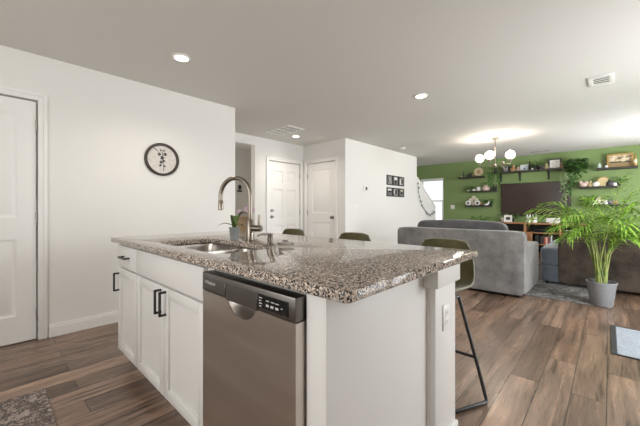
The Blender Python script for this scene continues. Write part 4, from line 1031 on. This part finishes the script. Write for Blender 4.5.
bm = L([(0.035, 0), (0.05, 0.01), (0.055, 0.035), (0.045, 0.045), (0, 0.04)], (on(486.8), 8.93, zC), 16); tube(bm, [(on(486.8)+0.03, 8.93, zC+0.03), (on(486.8)+0.06, 8.93, zC+0.07), (on(486.8)+0.065, 8.93, zC+0.12)], [0.025, 0.018, 0.006], 10)
single('horn_vase', bm, WHITEC, 'white curved horn shaped vase in front of the bottom left shelf plant', 'vase')
pot_plant(on(490.8), zC, 0.035, 0.06, CHAR, 26, 0.06, 0.10, 0.06, IVY, 'dark leafy plant at the right end of the bottom left shelf', 24)
# long shelf
t = pot_plant(on(495.5), zL, 0.05, 0.09, CHAR, 40, 0.12, 0.10, 0.06, IVY, 'trailing vine in black pot at the left end of the long shelf', 25, 'trailing_vine')
bm = bmesh.new(); rnd = random.Random(6); x = on(495.5)
for k in range(6):
    a = rnd.uniform(-0.14, 0.14); ln = rnd.uniform(0.15, 0.40)
    for j in range(int(ln/0.022)):
        leaf(bm, (x+a+rnd.uniform(-0.02, 0.02), 8.87+rnd.uniform(-0.02, 0.01), zL+0.02-j*0.024), (rnd.uniform(-1, 1), -0.3, -0.7), (0, -1, 0.3), 0.055, 0.035, 0.15)
obj('trailing_strand', bm, IVY, t)
frame_y('framed_photo', on(505.5), zL, 0.15, 0.17, BLACK, BWPH, 'dark framed picture on the long shelf behind the chandelier', 9.0)
figurine(on(510), zL, 0.13, CHAR, 'black figurine on the long shelf between dark picture and tan bust')
figurine(on(513.4), zL, 0.17, TERRA, 'tan bust ornament on the left half of the long shelf', 'bust', wide=1.5)
figurine(on(518.2), zL, 0.12, PINKW, 'small pinkish figurine on the long shelf left of the pale picture')
frame_y('framed_print', on(524.6), zL, 0.185, 0.155, WHITEC, BLUEW, 'white framed pale blue print on the long shelf', 8.99, 0.015)
x = on(524.4); pr = [o for o in bpy.data.objects if o.name.startswith('framed_print')][-1]
obj('bird_motif', BALL((x, 8.994, zL+0.06), 0.02, 10, (1, 0.1, 1)), CHAR, pr)
vase(on(529.6), zL, [(0.028, 0), (0.03, 0.01), (0.028, 0.12), (0.011, 0.15), (0.011, 0.22), (0, 0.22)], BLKGLOSS, 'bottle', 'tall black bottle on the long shelf right of the pale print', 'bottle')
vase(on(532.8), zL, [(0.025, 0), (0.028, 0.01), (0.022, 0.045), (0, 0.05)], WHITEC, 'votive', 'tiny white votive on the long shelf beside the black bottle', 'candle holder', 8.92)
pot_plant(on(534.5), zL, 0.042, 0.08, CHAR, 34, 0.08, 0.12, 0.06, IVY, 'leafy plant in black pot just right of the tall black bottle', 26, Y=9.0)
pot_plant(on(538.2), zL, 0.042, 0.08, BLKGLOSS, 34, 0.08, 0.16, 0.06, GRASS, 'taller leafy plant in glossy black pot in the middle of the long shelf', 27, Y=9.02)
single('camera_box', box(lathe(bmesh.new(), [(0.03, -0.06), (0.03, 0), (0, 0)], (on(542), 8.97, zL+0.05), 14, 'y'), on(542)-0.05, on(542)+0.05, 8.96, 9.02, zL, zL+0.10, 0.006), CHAR, 'black old camera ornament on the long shelf left of the pear figure', 'ornament')
figurine(on(546.4), zL, 0.14, BRASS, 'pale gold seated figurine on the long shelf beside the letter print', wide=1.4)
t = frame_y('framed_print', on(554.6), zL, 0.24, 0.235, BLACK, WHITEC, 'black framed white print with grey marks at the right of the long shelf', 9.0, 0.026)
bm = bmesh.new(); x = on(554.6)
for j in range(4):
    for k in range(3): 
        if (j+k) % 4 != 3: box(bm, x-0.05+k*0.036, x-0.05+k*0.036+0.026, 9.003, 9.0055, zL+0.055+j*0.036, zL+0.055+j*0.036+0.012+0.004*(k % 2))
obj('print_marks', bm, GREYP, t)
figurine(on(562), zL, 0.14, TERRA, 'tan figurine at the right end of the long shelf', 'figurine')
# big ivy to the right of the television
x = on(575); t = thing('hanging_ivy', 'large dark green ivy trailing down beside the television from wall planter', 'hanging plant', (x, 9.0, 1.95))
obj('planter', L([(0.05, 0), (0.09, 0.03), (0.105, 0.14), (0.095, 0.14), (0.08, 0.1), (0, 0.1)], (x, 8.985, 1.97), 18), CHAR, t)
obj('planter_hook', T([(x, 9.098, 2.0), (x, 9.08, 2.0), (x, 8.985, 1.972)], 0.008, 8), BLACK, t)
obj('foliage', tuft(x+0.0, 8.93, 1.97, 230, 0.165, 0.25, 0.105, 41, 0.75, 0.2), IVY, t)
rnd = random.Random(9)
for k in range(7):
    a = -0.23 + 0.30*k/6; ln = (0.55, 0.72, 0.85, 0.62, 0.42, 0.3, 0.25)[k]; bm = bmesh.new()
    pts = [Vector((x+a+0.03*math.sin(j*1.3+k), 8.90+0.02*math.sin(j+k*2), 2.05-j*ln/8)) for j in range(9)]
    tube(bm, pts, 0.003, 5)
    for j in range(int(ln/0.024)):
        f = min(7.99, j/(ln/0.024)*7.99); i = int(f); p = pts[i].lerp(pts[i+1], f-i)
        leaf(bm, p, (rnd.uniform(-1, 1), rnd.uniform(-0.8, 0.1), -rnd.uniform(0.2, 1)), (rnd.uniform(-0.3, 0.3), -1, 0.5), rnd.uniform(0.05, 0.085), rnd.uniform(0.035, 0.06), 0.15)
    obj('trailing_strand', bm, VARIEG if k in (0, 1, 2) else IVY, t)
# shelf D
t = frame_y('framed_picture', 0.165, zD, 0.40, 0.29, GOLD, SEPIA, 'large gold framed landscape picture on top right shelf', 9.0, 0.035)
bm = bmesh.new(); rnd = random.Random(3)
for k in range(9): ball(bm, (0.02+k*0.036, 9.006, zD+0.10+0.02*rnd.random()), 0.026, 8, (1.2, 0.06, 0.7))
o_ = obj('tree_line', bm, plain('painted_trees', (0.05, 0.04, 0.02), 0.6), t)
obj('painted_ground', B(0.0, 0.33, 9.0045, 9.0065, zD+0.036, zD+0.10), plain('painted_field', (0.30, 0.21, 0.10), 0.6), t)
vase(-0.155, zD, [(0.03, 0), (0.035, 0.005), (0.033, 0.07), (0.02, 0.085), (0.02, 0.11), (0.0, 0.11)], plain('frosted_aqua', (0.42, 0.52, 0.47), 0.3), 'glass_jar', 'pale aqua jar at the left end of the top right shelf', 'jar', 8.95)
vase(on(603.6), zD, [(0.025, 0), (0.025, 0.01), (0.012, 0.02), (0.012, 0.15), (0.016, 0.16), (0.0, 0.20)], SHELFW, 'candlestick', 'dark brown candlestick left of the gold framed picture', 'candlestick', 8.97)
vase(on(606.2, 8.93), zD, [(0.025, 0), (0.03, 0.02), (0.02, 0.05), (0, 0.055)], WHITEC, 'votive', 'small white votive in front of the gold framed picture', 'candle holder', 8.93)
x = on(635.3, 8.93); t = thing('candle', 'pale yellow candle in gold holder at the right end of top right shelf', 'candle', (x, 8.93, zD))
obj('holder', L([(0.022, 0), (0.032, 0.02), (0.035, 0.06), (0.03, 0.06), (0, 0.05)], (x, 8.93, zD)), GOLD, t); obj('wax', L([(0.027, 0.05), (0.026, 0.13), (0, 0.13)], (x, 8.93, zD)), CREAM, t)
vase(0.395, zD, [(0.012, 0), (0.012, 0.2), (0.016, 0.22), (0, 0.26)], GOLD, 'gold_spire', 'slim gold spire ornament right of the framed picture', 'ornament', 9.04)
# shelf E
x = on(583.5); bm = BALL((x, YS, zE+0.055), 0.055, 14, (1.3, 0.9, 1)); ball(bm, (x-0.045, YS, zE+0.105), 0.035, 10); ball(bm, (x+0.05, YS, zE+0.10), 0.035, 10)
single('blush_ornament', bm, PINKW, 'rounded blush white ornament at the left end of the middle right shelf', 'ornament')
figurine(on(590.3), zE, 0.14, BRASS, 'tan bulb shaped figurine on the middle right shelf')
x = on(596); bm = BALL((x, YS, zE+0.06), 0.05, 14, (1.2, 1, 1.1)); box(bm, x-0.035, x+0.035, YS-0.045, YS+0.02, zE, zE+0.03, 0.006)
single('skull_ornament', bm, WHITEC, 'white skull like ornament on the middle right shelf', 'ornament')
x = on(603.2); t = thing('arched_ornament', 'gold arched plaque on the middle right shelf', 'ornament', (x, YS, zE))
bm = bmesh.new(); prof_ = [(-0.10, 0), (0.10, 0)] + [(0.10*math.cos(PI*k/14), 0.11+0.10*math.sin(PI*k/14)) for k in range(15)]
def prism_y(bm, prof, y0, y1):
    a = [bm.verts.new((px_, y0, pz_)) for px_, pz_ in prof]; b_ = [bm.verts.new((px_, y1, pz_)) for px_, pz_ in prof]; n = len(prof)
    for k in range(n): bm.faces.new((a[k], a[(k+1) % n], b_[(k+1) % n], b_[k]))
    bm.faces.new(a[::-1]); bm.faces.new(b_); bmesh.ops.recalc_face_normals(bm, faces=bm.faces[:]); return bm
obj('plaque', prism_y(bmesh.new(), [(x+a, zE+b_) for a, b_ in prof_], YS, YS+0.02), GOLD, t)
obj('inset', prism_y(bmesh.new(), [(x+a*0.8, zE+0.015+b_*0.84) for a, b_ in prof_], YS-0.004, YS+0.001), BRASS, t)
bm = bmesh.new()
for k in range(3): box(bm, x-0.06, x+0.06, YS-0.006, YS-0.003, zE+0.05+k*0.035, zE+0.058+k*0.035)
obj('carved_lines', bm, GOLD, t)
for k, (u, m_, hh_) in enumerate(((609.2, CHAR, 0.14), (612.2, PURP, 0.11))):
    vase(on(u), zE, [(0.035, 0), (0.05, 0.03), (0.045, 0.08), (0.018, hh_*0.8), (0.02, hh_), (0, hh_)], m_, 'vase', ('charcoal vase on the middle right shelf beside the gold arch', 'plum grey vase on the middle right shelf nearest the palm')[k], 'vase')
vase(on(614.8, 8.94), zE, [(0.028, 0), (0.034, 0.03), (0.028, 0.065), (0, 0.07)], WHITEC, 'votive', 'little white votive on the middle right shelf in front of dark vases', 'candle holder', 8.94)
pot_plant(on(618.5), zE, 0.045, 0.07, CHAR, 40, 0.10, 0.12, 0.07, GRASS, 'leafy plant at the right end of the middle right shelf', 33)
# shelf F
pot_plant(on(588.3), zF, 0.045, 0.06, CHAR, 50, 0.14, 0.14, 0.075, IVY, 'dark leafy plant at left end of the bottom right shelf', 31, Y=9.0)
t = pot_plant(on(592.2, 8.93), zF, 0.055, 0.10, WHITEC, 12, 0.05, 0.05, 0.05, VARIEG, 'white grey patterned pot with small plant on bottom right shelf', 32, Y=8.93)
x = on(600); t = thing('house_ornament', 'beige little house ornament on the bottom right shelf', 'ornament', (x, YS, zF))
obj('walls', B(x-0.07, x+0.07, YS-0.05, YS+0.05, zF, zF+0.10, 0.003), CREAM, t); obj('roof', prism_y(bmesh.new(), [(x-0.085, zF+0.10), (x+0.085, zF+0.10), (x, zF+0.17)], YS-0.055, YS+0.055), PINKW, t)
bm = bmesh.new(); 
for dx in (-0.04, 0.03): box(bm, x+dx-0.014, x+dx+0.014, YS-0.053, YS-0.049, zF+0.05, zF+0.08)
obj('windows', bm, CHAR, t)
vase(on(605.5, 8.95), zF, [(0.03, 0), (0.036, 0.02), (0.034, 0.09), (0.0, 0.095)], WHITEC, 'white_canister', 'white canister on bottom right shelf beside the beige house', 'jar', 8.95)
vase(on(610), zF, [(0.04, 0), (0.06, 0.03), (0.055, 0.08), (0.03, 0.11), (0, 0.11)], PURP, 'vase', 'plum vase on the bottom right shelf behind the palm', 'vase')
vase(on(615), zF, [(0.03, 0), (0.05, 0.03), (0.045, 0.06), (0.03, 0.08), (0, 0.08)], TERRA, 'vase', 'tan clay vase at the right end of the bottom right shelf', 'vase')

# ------------------------------------------------------------------ media console and what stands on it
CF, CBK, CT = 8.55, 9.02, 0.80
t = thing('media_console', 'honey wood media console with open compartments under the television', 'console', (-1.1, 8.8, 0))
X0, X1 = -2.02, -0.22
obj('top', B(X0-0.02, X1+0.02, CF-0.015, CBK, CT-0.035, CT, 0.004), WOOD, t)
for x in (X0, -1.46, -0.80, X1-0.03):
    obj('upright', B(x, x+0.03, CF, CBK-0.02, 0.06, CT-0.035, 0.002), WOOD, t)
for x0, x1 in ((X0+0.03, -1.46), (-1.43, -0.80), (-0.77, X1-0.03)):
    obj('shelf_board', B(x0, x1, CF+0.005, CBK-0.02, 0.56, 0.585), WOOD, t); obj('shelf_board', B(x0, x1, CF+0.005, CBK-0.02, 0.30, 0.325), WOOD, t)
    obj('bottom_board', B(x0, x1, CF+0.005, CBK-0.02, 0.06, 0.085), WOOD, t)
obj('back_panel', B(X0, X1, CBK-0.02, CBK, 0.06, CT-0.035), SHELFW, t)
for s, x in ((0, X0+0.05), (1, X1-0.05)):
    for y in (CF+0.05, CBK-0.06): obj('foot', L([(0.02, 0), (0.025, 0.06)], (x, y, 0), 10), SHELFW, t)
obj('door', shaker(-1.455, -1.29, 0.09, 0.555, CF-0.018, 0.018, 0.035), WOOD, t); obj('door', shaker(X0+0.02, -1.63, 0.09, 0.555, CF-0.018, 0.018, 0.045), WOOD, t)
rnd = random.Random(5); x = -1.24
for k in range(11):
    w_ = rnd.uniform(0.022, 0.034); hh_ = rnd.uniform(0.15, 0.20)
    mats = [CHAR, CHAR, BLKGLOSS, CHAR, CHAR, REDB, CREAM, REDB, BLUEB, WHITEC, CHAR]
    cn = ['black', 'black', 'glossy black', 'black', 'black', 'red', 'cream', 'dark red', 'blue', 'white', 'black'][k]
    lb_ = {2: 'glossy black spine third from the left', 5: 'red spine next to the row of black ones', 6: 'cream spine between two red books', 7: 'red spine between cream and blue books', 8: 'blue spine between red and white books', 9: 'white spine next to the last black book', 10: 'black spine last on the right of the row', 0: 'black spine first on the left of the row', 1: 'black spine second from the left', 3: 'black spine fourth from the left', 4: 'black spine fifth from the left'}[k]
    o_ = thing('book', lb_ + ' in the console', 'book', (x+w_/2, CF+0.09, 0.325), 'books in the console compartment')
    obj('cover', box(box(B(x, x+0.003, CF+0.02, CF+0.16, 0.325, 0.325+hh_), x+w_-0.003, x+w_, CF+0.02, CF+0.16, 0.325, 0.325+hh_), x, x+w_, CF+0.017, CF+0.021, 0.325, 0.325+hh_), mats[k], o_)
    obj('pages', B(x+0.003, x+w_-0.003, CF+0.022, CF+0.155, 0.328, 0.321+hh_), CREAM, o_)
    x += w_+0.003
# top items
def con(u, Y): return at(u, 215, Y)[0]
t = frame_y('framed_photo', con(508, 8.72), CT, 0.17, 0.17, WHITEC, WHITEC, 'white framed small photo standing on the console left end', 8.72, 0.028)
obj('dark_image', B(con(508, 8.72)-0.045, con(508, 8.72)+0.045, 8.7255, 8.7275, CT+0.055, CT+0.125), CHAR, t)
pot_plant(con(503, 8.80), CT, 0.05, 0.10, WHITEC, 46, 0.10, 0.12, 0.065, VARIEG, 'pale leafy plant in white pot at the left end of the console', 51, Y=8.80)
pot_plant(con(512, 8.90), CT, 0.05, 0.09, CHAR, 46, 0.12, 0.11, 0.07, IVY, 'dark leafy plant behind the white framed photo on the console', 52, Y=8.90)
for k, u in enumerate((528.6, 534.6)):
    x = con(u, 8.68); t = thing('bunny_ornament', ('left of two white bunny eared ornaments on the console', 'right of two white bunny eared ornaments on the console')[k], 'ornament', (x, 8.68, CT), 'white ornaments on the console')
    bm = L([(0.05, 0), (0.058, 0.02), (0.05, 0.06), (0.03, 0.075)], (x, 8.68, CT), 16); obj('body', bm, WHITEC, t)
    obj('head', BALL((x, 8.68, CT+0.105), 0.045, 14, (1.1, 1, 0.85)), WHITEC, t)
    for s in (-1, 1): obj('ear', BALL((x+s*0.03, 8.68, CT+0.16), 0.04, 10, (0.45, 0.3, 1)), WHITEC, t)
    obj('collar', L([(0.036, 0.068), (0.045, 0.07), (0.045, 0.08), (0.036, 0.082)], (x, 8.68, CT), 14), CHAR, t)
x = con(553, 8.68); t = thing('white_box', 'white box on the console behind palm leaves', 'box', (x, 8.68, CT)); obj('body', B(x-0.12, x+0.12, 8.62, 8.76, CT, CT+0.085, 0.004), WHITEC, t); obj('lid', B(x-0.125, x+0.125, 8.615, 8.765, CT+0.085, CT+0.115, 0.004), WHITEC, t)
single('remote_control', B(con(545, 8.62)-0.08, con(545, 8.62)+0.08, 8.60, 8.64, CT, CT+0.018, 0.004), CHAR, 'dark remote control lying on the console near the bunny ornaments', 'remote')
t = thing('cable_box', 'dark flat media box in the console upper compartment', 'media player', (-1.1, 8.72, 0.585)); obj('body', B(-1.28, -0.95, 8.62, 8.82, 0.585, 0.645, 0.004), CHAR, t); obj('front_panel', B(-1.27, -0.96, 8.616, 8.621, 0.592, 0.638), BLKGLOSS, t)
t = thing('game_console', 'white game machine in the right compartment of the console', 'game console', (-0.52, 8.7, 0.585)); obj('body', B(-0.70, -0.36, 8.60, 8.82, 0.585, 0.655, 0.008), WHITEC, t); obj('vent_strip', B(-0.69, -0.37, 8.597, 8.601, 0.615, 0.625), CHAR, t)
# low plant behind the sofa and by the window
pot_plant(-2.46, 0.0, 0.13, 0.70, CHAR, 90, 0.20, 0.28, 0.13, GRASS, 'leafy green plant in tall dark planter on floor between sofa and green wall', 61, 'floor_plant', 8.70)
pot_plant(-3.44, 0.0, 0.10, 0.50, GREYPOT, 50, 0.11, 0.28, 0.11, plain('silver_leaf', (0.36, 0.38, 0.34), 0.6), 'silvery grey plant by the window beside the stair half wall', 62, 'floor_plant', 8.78)
